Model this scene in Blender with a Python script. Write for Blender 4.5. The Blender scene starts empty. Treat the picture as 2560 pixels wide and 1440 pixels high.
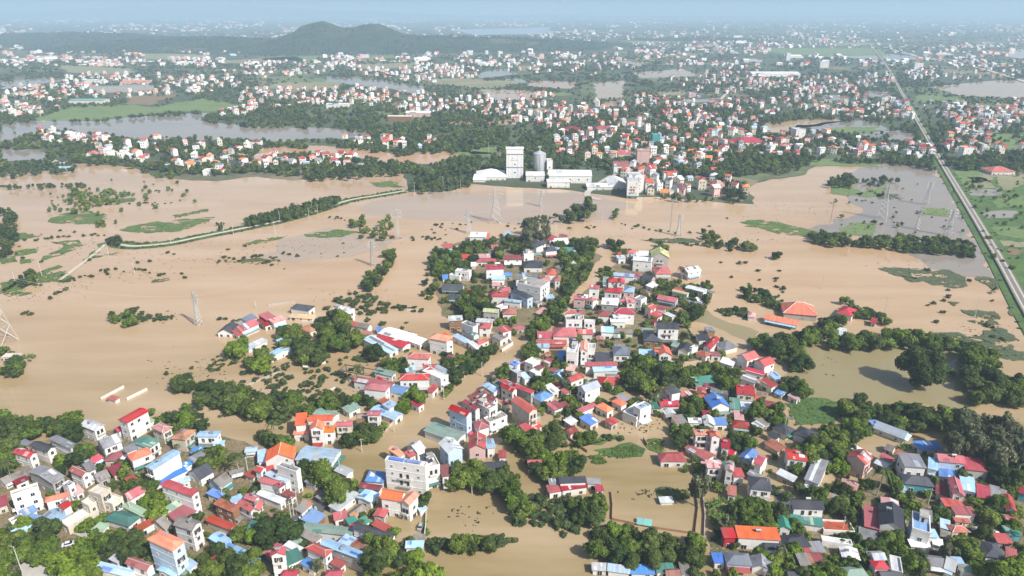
import bpy, math, random
import numpy as np
from mathutils import Vector, Matrix
from mathutils import noise as mn
import bmesh
random.seed(7)
rng = np.random.default_rng(7)
S = bpy.context.scene
COL = S.collection
R = math.radians

# ------------------------------------------------------------------ camera, sky, sun, exposure
CAM_H, FPX = 190.0, 1707.0                       # drone height in metres, focal length in pixels of the 2560 px wide photo
PITCH = math.atan((720 - 28) / FPX)
cp, sp = math.cos(PITCH), math.sin(PITCH)
cam = bpy.data.cameras.new('camera'); co = bpy.data.objects.new('camera', cam); COL.objects.link(co)
co.location = (0, 0, CAM_H); co.rotation_euler = (math.pi / 2 - PITCH, 0, 0)
cam.sensor_width = 36; cam.lens = 36 * FPX / 2560; cam.clip_start = 1; cam.clip_end = 200000
S.camera = co

SUN_AZ, SUN_EL = R(-41), R(43)                   # angle from +x towards +y
sun_dir = Vector((math.cos(SUN_EL) * math.cos(SUN_AZ), math.cos(SUN_EL) * math.sin(SUN_AZ), math.sin(SUN_EL)))
sl = bpy.data.lights.new('sun', 'SUN'); sl.energy = 5.0; sl.angle = R(0.5); sl.color = (1, .955, .89)
so = bpy.data.objects.new('sun', sl); COL.objects.link(so); so.rotation_euler = sun_dir.to_track_quat('Z', 'Y').to_euler()
W = bpy.data.worlds.new('World'); S.world = W; W.use_nodes = True
wn = W.node_tree.nodes; bg = wn['Background']; bg.inputs[1].default_value = .088
sky = wn.new('ShaderNodeTexSky'); sky.sky_type = 'NISHITA'; sky.sun_disc = False
sky.sun_elevation = SUN_EL; sky.sun_rotation = R(131); sky.air_density = 1.0; sky.dust_density = 3.0; sky.ozone_density = 1.2
W.node_tree.links.new(sky.outputs[0], bg.inputs[0])
S.view_settings.view_transform = 'Standard'; S.view_settings.look = 'None'; S.view_settings.gamma = 1
S.view_settings.exposure = 0.3
S.render.engine = 'CYCLES'
S.cycles.max_bounces = 6; S.cycles.diffuse_bounces = 2; S.cycles.glossy_bounces = 2; S.cycles.transmission_bounces = 2
S.cycles.volume_bounces = 1; S.cycles.use_denoising = True; S.cycles.caustics_reflective = False; S.cycles.caustics_refractive = False

# ------------------------------------------------------------------ from photo pixels to places on the ground
def at(x, y, z=0.0):
    u = (x - 1280) / FPX; v = (720 - y) / FPX
    rz = -sp + v * cp; t = (z - CAM_H) / rz
    return (u * t, (cp + v * sp) * t, z)
def proj(X, Y, Z):
    Z -= CAM_H; d = Y * cp - Z * sp
    return 1280 + FPX * X / d, 720 - FPX * (Y * sp + Z * cp) / d, d
def height(x, yb, yt):
    X, Y, _ = at(x, yb); lo, hi = 0.0, 300.0
    for _ in range(40):
        m = (lo + hi) / 2
        if proj(X, Y, m)[1] > yt: lo = m
        else: hi = m
    return lo

# ------------------------------------------------------------------ materials
MATS = {}
def node_mat(name):
    m = bpy.data.materials.new(name); m.use_nodes = True
    nt = m.node_tree; return m, nt, nt.nodes, nt.links, nt.nodes['Principled BSDF']
def mixc(nt, a, b, fac):
    n = nt.nodes.new('ShaderNodeMix'); n.data_type = 'RGBA'
    for sock, v in ((n.inputs[0], fac), (n.inputs[6], a), (n.inputs[7], b)):
        if hasattr(v, 'is_linked') or isinstance(v, bpy.types.NodeSocket): nt.links.new(v, sock)
        elif isinstance(v, (int, float)): sock.default_value = v
        else: sock.default_value = (*v, 1)
    return n.outputs[2]
def noise(nt, scale, detail=3, vec=None, rough=.55):
    n = nt.nodes.new('ShaderNodeTexNoise'); n.inputs['Scale'].default_value = scale; n.inputs['Detail'].default_value = detail
    n.inputs['Roughness'].default_value = rough
    if vec is not None: nt.links.new(vec, n.inputs['Vector'])
    return n.outputs['Fac']
def ramp(nt, fac, a, b):
    n = nt.nodes.new('ShaderNodeMapRange'); n.inputs[1].default_value = a; n.inputs[2].default_value = b
    nt.links.new(fac, n.inputs[0]); return n.outputs[0]
def mapping(nt, src, scale):
    n = nt.nodes.new('ShaderNodeMapping'); n.inputs['Scale'].default_value = scale; nt.links.new(src, n.inputs['Vector']); return n.outputs[0]
def geo(nt): return nt.nodes.new('ShaderNodeNewGeometry').outputs['Position']
def objc(nt): return nt.nodes.new('ShaderNodeTexCoord').outputs['Object']
def bump(nt, bsdf, h, strength, dist):
    b = nt.nodes.new('ShaderNodeBump'); b.inputs['Strength'].default_value = strength; b.inputs['Distance'].default_value = dist
    nt.links.new(h, b.inputs['Height']); nt.links.new(b.outputs[0], bsdf.inputs['Normal'])
def plain(name, c, rough=.7, metal=0, var=.25, scale=.6):
    m, nt, N, L, b = node_mat(name)
    f = noise(nt, scale, 4, geo(nt))
    L.new(mixc(nt, tuple(x * (1 - var) for x in c), tuple(min(1, x * (1 + var)) for x in c), f), b.inputs['Base Color'])
    b.inputs['Roughness'].default_value = rough; b.inputs['Metallic'].default_value = metal
    MATS[name] = m; return m
def roof_mat(name, c, stain, amount=.5, rough=.62, period=1.0):
    """Sheet-metal or tiled roof: fine seams down the slope, faded sheets, stains of dirt and rust."""
    m, nt, N, L, b = node_mat(name)
    p = objc(nt); inf = N.new('ShaderNodeObjectInfo')
    v = N.new('ShaderNodeVectorMath'); v.operation = 'ADD'; L.new(p, v.inputs[0]); L.new(inf.outputs['Location'], v.inputs[1]); q = v.outputs[0]
    dirt = ramp(nt, noise(nt, .22, 5, q, .65), .47, .72)
    fade = noise(nt, .07, 2, q)
    vor = N.new('ShaderNodeTexVoronoi'); vor.inputs['Scale'].default_value = .32; L.new(mapping(nt, q, (1, .35, .35)), vor.inputs['Vector'])
    sheet = N.new('ShaderNodeSeparateColor'); L.new(vor.outputs['Color'], sheet.inputs[0])
    st = ramp(nt, noise(nt, 1.1, 1, mapping(nt, q, (1, .03, .03))), .3, .7)
    c0 = mixc(nt, tuple(x * .84 for x in c), tuple(min(1, x * 1.18 + .01) for x in c), sheet.outputs[0])
    c1 = mixc(nt, c0, tuple(min(1, x * 1.2 + .012) for x in c), st)
    c2 = mixc(nt, c1, tuple(min(1, x * .75 + .085) for x in c), ramp(nt, fade, .5, .85))
    am = N.new('ShaderNodeMath'); am.operation = 'MULTIPLY'; L.new(dirt, am.inputs[0]); am.inputs[1].default_value = min(.85, amount + .15)
    hv = N.new('ShaderNodeHueSaturation'); L.new(mixc(nt, c2, stain, am.outputs[0]), hv.inputs['Color'])
    rv = N.new('ShaderNodeMapRange'); rv.inputs[3].default_value = .74; rv.inputs[4].default_value = 1.18; L.new(inf.outputs['Random'], rv.inputs[0]); L.new(rv.outputs[0], hv.inputs['Value'])
    wn_ = N.new('ShaderNodeTexWhiteNoise'); wn_.noise_dimensions = '1D'; L.new(inf.outputs['Random'], wn_.inputs['W']); sv = N.new('ShaderNodeMapRange'); sv.inputs[3].default_value = .72; sv.inputs[4].default_value = 1.04; L.new(wn_.outputs['Value'], sv.inputs[0]); L.new(sv.outputs[0], hv.inputs['Saturation'])
    hu = N.new('ShaderNodeMapRange'); hu.inputs[3].default_value = .492; hu.inputs[4].default_value = .515; wc_ = N.new('ShaderNodeSeparateColor'); L.new(wn_.outputs['Color'], wc_.inputs[0]); L.new(wc_.outputs[1], hu.inputs[0]); L.new(hu.outputs[0], hv.inputs['Hue'])
    L.new(hv.outputs[0], b.inputs['Base Color'])
    w = N.new('ShaderNodeTexWave'); w.inputs['Scale'].default_value = .8 / period; L.new(p, w.inputs['Vector'])
    bump(nt, b, w.outputs['Fac'], .35, .1)
    b.inputs['Roughness'].default_value = rough; b.inputs['Specular IOR Level'].default_value = .14
    MATS[name] = m
for k, nm, c, st, am in (
    ('r', 'crimson_sheet', (.41, .02, .042), (.2, .07, .055), .6), ('d', 'dark_red_sheet', (.25, .02, .035), (.12, .05, .04), .5),
    ('q', 'brick_red_tile', (.42, .05, .032), (.2, .07, .05), .5), ('o', 'orange_tile', (.72, .125, .025), (.4, .1, .05), .35),
    ('k', 'charcoal_tile', (.045, .05, .068), (.09, .09, .09), .4), ('n', 'slate_tile', (.1, .135, .18), (.12, .12, .12), .4),
    ('y', 'grey_sheet', (.2, .21, .24), (.14, .12, .11), .5), ('Y', 'blue_grey_sheet', (.3, .345, .42), (.2, .2, .2), .35),
    ('b', 'light_blue_sheet', (.29, .5, .72), (.3, .33, .36), .5), ('B', 'bright_blue_sheet', (.05, .21, .55), (.1, .16, .3), .4),
    ('w', 'white_sheet', (.76, .77, .78), (.4, .37, .34), .4), ('W', 'pale_grey_sheet', (.52, .56, .6), (.28, .26, .24), .5),
    ('g', 'teal_green_sheet', (.03, .2, .155), (.1, .14, .12), .4), ('G', 'pale_green_sheet', (.3, .44, .29), (.26, .28, .2), .5),
    ('e', 'weathered_green_sheet', (.17, .27, .23), (.2, .18, .15), .55), ('a', 'old_cement_tile', (.22, .2, .185), (.1, .085, .075), .7),
    ('x', 'rusty_sheet', (.36, .12, .06), (.12, .05, .035), .7), ('p', 'faded_pink_sheet', (.56, .26, .25), (.3, .14, .12), .5),
    ('c', 'cream_concrete', (.55, .5, .42), (.25, .21, .17), .6), ('C', 'raw_cream_slab', (.66, .6, .52), (.38, .32, .26), .4),
    ('l', 'lime_sheet', (.52, .55, .22), (.35, .34, .18), .4), ('T', 'turquoise_sheet', (.1, .42, .4), (.3, .4, .38), .5),
    ('D', 'maroon_sheet', (.22, .035, .05), (.12, .04, .04), .4), ('O', 'ochre_tarpaulin', (.6, .4, .2), (.4, .27, .14), .4), ('f', 'flat_concrete', (.36, .35, .33), (.17, .15, .13), .7)):
    roof_mat('roof_' + nm, c, st, am); MATS['R' + k] = MATS['roof_' + nm]
def wall_mat(key, nm, c, stain, amount):
    m, nt, N, L, b = node_mat('wall_' + nm)
    p = geo(nt); q = mapping(nt, p, (1, 1, .25)); sep = N.new('ShaderNodeSeparateXYZ'); L.new(p, sep.inputs[0])
    streak = ramp(nt, noise(nt, .8, 5, q, .7), .48, .75)
    low = N.new('ShaderNodeMapRange'); low.inputs[1].default_value = 2.4; low.inputs[2].default_value = .2; L.new(sep.outputs[2], low.inputs[0])
    lw = N.new('ShaderNodeMath'); lw.operation = 'MULTIPLY'; L.new(low.outputs[0], lw.inputs[0]); L.new(ramp(nt, noise(nt, .25, 3, p), .35, .6), lw.inputs[1])
    am = N.new('ShaderNodeMath'); am.operation = 'MULTIPLY'; L.new(streak, am.inputs[0]); am.inputs[1].default_value = amount
    c1 = mixc(nt, c, stain, am.outputs[0])
    c2 = mixc(nt, c1, tuple(x * .55 + y * .45 for x, y in zip(c, (.35, .24, .13))), lw.outputs[0])
    inf = N.new('ShaderNodeObjectInfo'); hv = N.new('ShaderNodeHueSaturation'); L.new(c2, hv.inputs['Color'])
    rv = N.new('ShaderNodeMapRange'); rv.inputs[3].default_value = .84; rv.inputs[4].default_value = 1.05; L.new(inf.outputs['Random'], rv.inputs[0]); L.new(rv.outputs[0], hv.inputs['Value'])
    L.new(hv.outputs[0], b.inputs['Base Color']); b.inputs['Roughness'].default_value = .9; b.inputs['Specular IOR Level'].default_value = .1
    MATS['V' + key] = m
for a in (('w', 'white_paint', (.8, .79, .77), (.42, .39, .35), .4), ('c', 'cream_paint', (.66, .6, .5), (.3, .26, .2), .55), ('y', 'grey_render', (.42, .41, .4), (.24, .21, .19), .6),
          ('b', 'pale_blue_paint', (.48, .6, .74), (.35, .4, .45), .4), ('p', 'pink_paint', (.68, .47, .43), (.4, .3, .26), .4), ('r', 'red_sheet_wall', (.42, .03, .045), (.2, .04, .04), .4),
          ('k', 'dark_brick', (.3, .16, .09), (.12, .08, .06), .6), ('g', 'green_sheet_wall', (.04, .22, .17), (.1, .16, .12), .3), ('t', 'teal_paint', (.08, .34, .38), (.2, .3, .3), .4),
          ('d', 'maroon_paint', (.25, .05, .06), (.15, .06, .06), .3)):
    wall_mat(*a)
plain('glass_dark', (.018, .024, .032), .15, 0, .3)
plain('frame_white', (.7, .7, .68), .5)
plain('opening_dark', (.03, .028, .027), .9)
plain('steel', (.6, .62, .65), .38, .35, .1)
plain('galvanised', (.5, .5, .5), .5, .3, .15)
plain('concrete_pole', (.56, .54, .5), .8)
plain('bark', (.13, .1, .075), .9)
plain('bark_pale', (.34, .31, .27), .9)
plain('railing', (.62, .6, .56), .6)
plain('solar_tank', (.75, .76, .78), .2, .8, .1)
plain('earth_bank', (.2, .14, .075), .95, 0, .35, .08)
plain('asphalt', (.1, .1, .105), .9, 0, .25, .3)
plain('yard_concrete', (.46, .44, .4), .9, 0, .3, .2)
plain('path_concrete', (.52, .48, .4), .9, 0, .15, .1)
plain('ballast', (.2, .175, .15), .95, 0, .3, .4)
plain('rubber', (.02, .02, .02), .8)
plain('car_white', (.75, .76, .78), .3); plain('car_dark', (.05, .055, .06), .3); plain('car_silver', (.4, .42, .44), .3)
plain('debris', (.1, .075, .045), .9, 0, .4, 2)
plain('old_brick', (.34, .2, .13), .9, 0, .3, 1)

def water_mat(name, deep, silt, pale, rough=.07):
    m, nt, N, L, b = node_mat(name)
    p = geo(nt)
    big = ramp(nt, noise(nt, .0035, 4, mapping(nt, p, (1, .8, 1)), .5), .38, .62)
    mid = ramp(nt, noise(nt, .014, 6, mapping(nt, p, (.3, 1.6, 1)), .62), .32, .7)
    sep = N.new('ShaderNodeSeparateXYZ'); L.new(p, sep.inputs[0])          # olive near, paler far: view-angle glint painted into the colour, partly olive ponds
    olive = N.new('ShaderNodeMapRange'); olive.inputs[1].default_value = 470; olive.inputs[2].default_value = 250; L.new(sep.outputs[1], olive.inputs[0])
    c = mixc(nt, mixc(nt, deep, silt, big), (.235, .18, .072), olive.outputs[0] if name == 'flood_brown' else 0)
    mm = N.new('ShaderNodeMath'); mm.operation = 'MULTIPLY'; L.new(mid, mm.inputs[0]); mm.inputs[1].default_value = .62
    L.new(mixc(nt, c, pale, mm.outputs[0]), b.inputs['Base Color'])
    L.new(ramp_to(nt, noise(nt, .012, 4, mapping(nt, p, (.4, 1.4, 1))), rough, rough + .07), b.inputs['Roughness']); b.inputs['IOR'].default_value = 1.33
    h = noise(nt, .9, 4, mapping(nt, p, (.8, 1.2, 1)), .7)
    bump(nt, b, h, .07, .05)
    MATS[name] = m
def ramp_to(nt, fac, a, b):
    n = nt.nodes.new('ShaderNodeMapRange'); n.inputs[1].default_value = .35; n.inputs[2].default_value = .65; n.inputs[3].default_value = a; n.inputs[4].default_value = b
    nt.links.new(fac, n.inputs[0]); return n.outputs[0]
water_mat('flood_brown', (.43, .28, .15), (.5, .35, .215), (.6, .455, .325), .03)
water_mat('clear_grey', (.25, .22, .19), (.31, .265, .22), (.36, .3, .25), .03)
water_mat('lilac_silt', (.38, .29, .21), (.43, .33, .24), (.47, .36, .28), .03)
water_mat('pond_olive', (.25, .21, .11), (.28, .235, .125), (.31, .26, .15), .03)
water_mat('channel_orange', (.5, .3, .15), (.53, .33, .19), (.58, .39, .26), .03)

def green_mat(name, a, b2, c3, scale, rough=.95, gaps=None):
    m, nt, N, L, b = node_mat(name)
    p = geo(nt)
    f1 = ramp(nt, noise(nt, scale, 5, p, .6), .36, .64); f2 = ramp(nt, noise(nt, scale * 7, 4, p, .6), .45, .72)
    L.new(mixc(nt, mixc(nt, a, b2, f1), c3, f2), b.inputs['Base Color']); b.inputs['Roughness'].default_value = rough
    bump(nt, b, noise(nt, .7, 5, p, .7), 1, .8)
    if gaps:                                                  # open water shows between the clumps
        tr = N.new('ShaderNodeBsdfTransparent'); ms = N.new('ShaderNodeMixShader'); g = N.new('ShaderNodeMath'); g.operation = 'GREATER_THAN'; g.inputs[1].default_value = gaps
        L.new(noise(nt, .085, 6, mapping(nt, p, (.7, 1.2, 1)), .68), g.inputs[0]); L.new(g.outputs[0], ms.inputs[0]); L.new(b.outputs[0], ms.inputs[1]); L.new(tr.outputs[0], ms.inputs[2]); L.new(ms.outputs[0], N['Material Output'].inputs[0])
    MATS[name] = m
green_mat('weeds', (.045, .1, .025), (.08, .16, .03), (.11, .17, .05), .05)
green_mat('mats_dark', (.05, .085, .04), (.075, .11, .045), (.13, .12, .07), .06, gaps=.56)
green_mat('weeds_patchy', (.05, .11, .025), (.09, .17, .03), (.16, .19, .07), .07, gaps=.55)
green_mat('field_bright', (.1, .18, .05), (.15, .22, .07), (.2, .22, .1), .02)
green_mat('field_tan', (.17, .2, .09), (.27, .26, .15), (.3, .26, .17), .01)
green_mat('garden_earth', (.09, .1, .035), (.25, .175, .09), (.31, .25, .17), .12)
# the wide land: parcels of field, scrub and earth
m, nt, N, L, b = node_mat('far_land'); p = geo(nt)
vor = N.new('ShaderNodeTexVoronoi'); vor.inputs['Scale'].default_value = .009; L.new(mapping(nt, p, (1, .55, 1)), vor.inputs['Vector'])
sc_ = N.new('ShaderNodeSeparateColor'); L.new(vor.outputs['Color'], sc_.inputs[0])
c1 = mixc(nt, (.055, .085, .04), (.15, .19, .08), ramp(nt, sc_.outputs[0], .3, .9))
c2 = mixc(nt, c1, (.26, .22, .14), ramp(nt, sc_.outputs[1], .72, .95))
c3 = mixc(nt, c2, (.05, .075, .035), ramp(nt, noise(nt, .0022, 4, p), .42, .56))
L.new(mixc(nt, c3, (.08, .09, .05), ramp(nt, noise(nt, .05, 4, p), .45, .7)), b.inputs['Base Color']); b.inputs['Roughness'].default_value = 1
MATS['far_land'] = m
m, nt, N, L, b = node_mat('hill_wood'); p = geo(nt)
L.new(mixc(nt, mixc(nt, (.014, .03, .014), (.032, .056, .022), ramp(nt, noise(nt, .012, 5, p), .4, .6)), (.09, .1, .05), ramp(nt, noise(nt, .004, 3, p), .6, .7)), b.inputs['Base Color']); b.inputs['Roughness'].default_value = 1
bump(nt, b, noise(nt, .06, 4, p), 1, 8); MATS['hill_wood'] = m
# foliage: colour of the plant (object colour or a stored attribute) with a little variation from leaf to leaf
def foliage(name, from_object):
    m, nt, N, L, b = node_mat(name)
    at_ = N.new('ShaderNodeAttribute'); at_.attribute_name = 'tint'
    if from_object:
        inf = N.new('ShaderNodeObjectInfo'); mx = N.new('ShaderNodeMix'); mx.data_type = 'RGBA'; mx.blend_type = 'MULTIPLY'; mx.inputs[0].default_value = 1
        L.new(inf.outputs['Color'], mx.inputs[6]); L.new(at_.outputs['Color'], mx.inputs[7]); c = mx.outputs[2]
    else: c = at_.outputs['Color']
    L.new(c, b.inputs['Base Color']); b.inputs['Roughness'].default_value = .8; b.inputs['Specular IOR Level'].default_value = .08
    tr = N.new('ShaderNodeBsdfTranslucent'); L.new(c, tr.inputs[0]); ms = N.new('ShaderNodeMixShader'); ms.inputs[0].default_value = .22
    L.new(b.outputs[0], ms.inputs[1]); L.new(tr.outputs[0], ms.inputs[2]); L.new(ms.outputs[0], N['Material Output'].inputs[0])
    MATS[name] = m
foliage('leaves_object', True); foliage('leaves_stored', False)

# ------------------------------------------------------------------ mesh helpers
class MB:
    """Collects boxes, bars, sheets and prisms and links them as ONE mesh object."""
    def __init__(s): s.v = []; s.f = []; s.m = []; s.mats = []
    def mi(s, m):
        if m not in s.mats: s.mats.append(m)
        return s.mats.index(m)
    def poly(s, pts, m, flip=False):
        n = len(s.v); s.v += [tuple(p) for p in pts]; f = list(range(n, n + len(pts)))
        s.f.append(f[::-1] if flip else f); s.m.append(s.mi(m))
    def solid(s, pts, faces, m):
        n = len(s.v); s.v += [tuple(p) for p in pts]; i = s.mi(m)
        for f in faces: s.f.append([n + k for k in f]); s.m.append(i)
    def box(s, x0, x1, y0, y1, z0, z1, m):
        s.solid([(x0, y0, z0), (x1, y0, z0), (x1, y1, z0), (x0, y1, z0), (x0, y0, z1), (x1, y0, z1), (x1, y1, z1), (x0, y1, z1)],
                [(0, 3, 2, 1), (4, 5, 6, 7), (0, 1, 5, 4), (1, 2, 6, 5), (2, 3, 7, 6), (3, 0, 4, 7)], m)
    def bar(s, a, b, t, m, t2=None, n=4):
        a, b = Vector(a), Vector(b); d = (b - a)
        if d.length < 1e-6: return
        d.normalize(); u = d.cross(Vector((0, 0, 1)) if abs(d.z) < .9 else Vector((1, 0, 0))).normalized(); w = d.cross(u); t2 = t if t2 is None else t2
        pts = [a + (u * math.cos(k * 2 * math.pi / n) + w * math.sin(k * 2 * math.pi / n)) * t / 2 for k in range(n)] + \
              [b + (u * math.cos(k * 2 * math.pi / n) + w * math.sin(k * 2 * math.pi / n)) * t2 / 2 for k in range(n)]
        s.solid(pts, [(k, (k + 1) % n, n + (k + 1) % n, n + k) for k in range(n)] + [tuple(range(n))[::-1], tuple(range(n, 2 * n))], m)
    def mesh(s, name):
        me = bpy.data.meshes.new(name); me.from_pydata(s.v, [], s.f)
        for m in s.mats: me.materials.append(MATS[m] if isinstance(m, str) else m)
        me.polygons.foreach_set('material_index', s.m); me.update(); return me
    def build(s, name, parent=None, loc=None): return link(name, s.mesh(name), parent, loc)
def link(name, me, parent=None, loc=None, rz=None, scale=None):
    o = bpy.data.objects.new(name, me); COL.objects.link(o)
    if parent: o.parent = parent
    if loc: o.location = loc
    if rz is not None: o.rotation_euler = (0, 0, rz)
    if scale: o.scale = scale
    return o
def empty(name, loc, rz=0):
    o = bpy.data.objects.new(name, None); COL.objects.link(o); o.location = loc; o.rotation_euler = (0, 0, rz); o.empty_display_size = .5; return o
def tag(o, label=None, cat=None, group=None, kind=None):
    for k, v in (('label', label), ('category', cat), ('group', group), ('kind', kind)):
        if v: o[k] = v
    return o
def pts_px(txt): return [tuple(float(q) for q in p.split(',')) for p in txt.split()]
def rough_edge(P, step, amp):
    """A ground outline with edges broken up unevenly, in metres."""
    out = []
    for i in range(len(P)):
        a, b = Vector(P[i]), Vector(P[(i + 1) % len(P)]); L = (b - a).length; n = max(1, min(60, int(L / step)))
        nx = Vector((-(b - a).y, (b - a).x)).normalized() if L else Vector((0, 0))
        for k in range(n):
            q = a.lerp(b, k / n); w = 8 * step; q = q + nx * (amp * random.uniform(-.7, .7) + amp * 2.6 * mn.noise(Vector((q.x / w, q.y / w, 3))) + amp * 1.4 * mn.noise(Vector((q.x / w * 3, q.y / w * 3, 8)))); out.append((q.x, q.y))
    return out
def sheet(name, txt, z, m, kind='structure', step=6, amp=1.5, label=None, cat=None, thick=None, px=True):
    P = [at(*p)[:2] for p in pts_px(txt)] if px else pts_px(txt)
    if step:
        d = sum(p[1] for p in P) / len(P); k = max(1, d / 400); P = rough_edge(P, step * k, amp * k)
    mb = MB(); mb.poly([(x, y, z) for x, y in P], m)
    if thick:
        for i in range(len(P)):
            a, b = P[i], P[(i + 1) % len(P)]; mb.poly([(*a, z), (*b, z), (*b, z - thick), (*a, z - thick)], m)
    o = mb.build(name)
    import bmesh
    bm = bmesh.new(); bm.from_mesh(o.data); bmesh.ops.triangulate(bm, faces=bm.faces[:]); bmesh.ops.recalc_face_normals(bm, faces=bm.faces[:])
    if not thick:
        for f in bm.faces:
            if f.normal.z < 0: f.normal_flip()
    bm.to_mesh(o.data); bm.free()
    return tag(o, label, cat, None, kind)
def ribbon(name, txt, width, z, m, off=0, kind='structure', thick=0, mb=None):
    P = [Vector(at(*p)[:2]) for p in pts_px(txt)]; Q = []
    for i in range(len(P) - 1):                                   # smooth the line
        p0, p1, p2, p3 = P[max(i - 1, 0)], P[i], P[i + 1], P[min(i + 2, len(P) - 1)]
        for k in range(8):
            t = k / 8; Q.append(.5 * ((2 * p1) + (p2 - p0) * t + (2 * p0 - 5 * p1 + 4 * p2 - p3) * t * t + (3 * p1 - p0 - 3 * p2 + p3) * t ** 3))
    Q.append(P[-1]); own = mb is None; mb = mb or MB(); A = []; B = []
    for i, q in enumerate(Q):
        d = (Q[min(i + 1, len(Q) - 1)] - Q[max(i - 1, 0)]).normalized(); n = Vector((-d.y, d.x)); A.append(q + n * (off - width / 2)); B.append(q + n * (off + width / 2))
    for i in range(len(Q) - 1):
        mb.poly([(*A[i], z), (*A[i + 1], z), (*B[i + 1], z), (*B[i], z)], m, True)
        if thick:
            mb.poly([(*A[i], z), (*A[i + 1], z), (*(A[i + 1] * 1), z - thick), (*A[i], z - thick)], m); mb.poly([(*B[i], z), (*B[i + 1], z), (*B[i + 1], z - thick), (*B[i], z - thick)], m)
    return (tag(mb.build(name), kind=kind) if own else None), Q
HAZE = 0.000148
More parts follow.
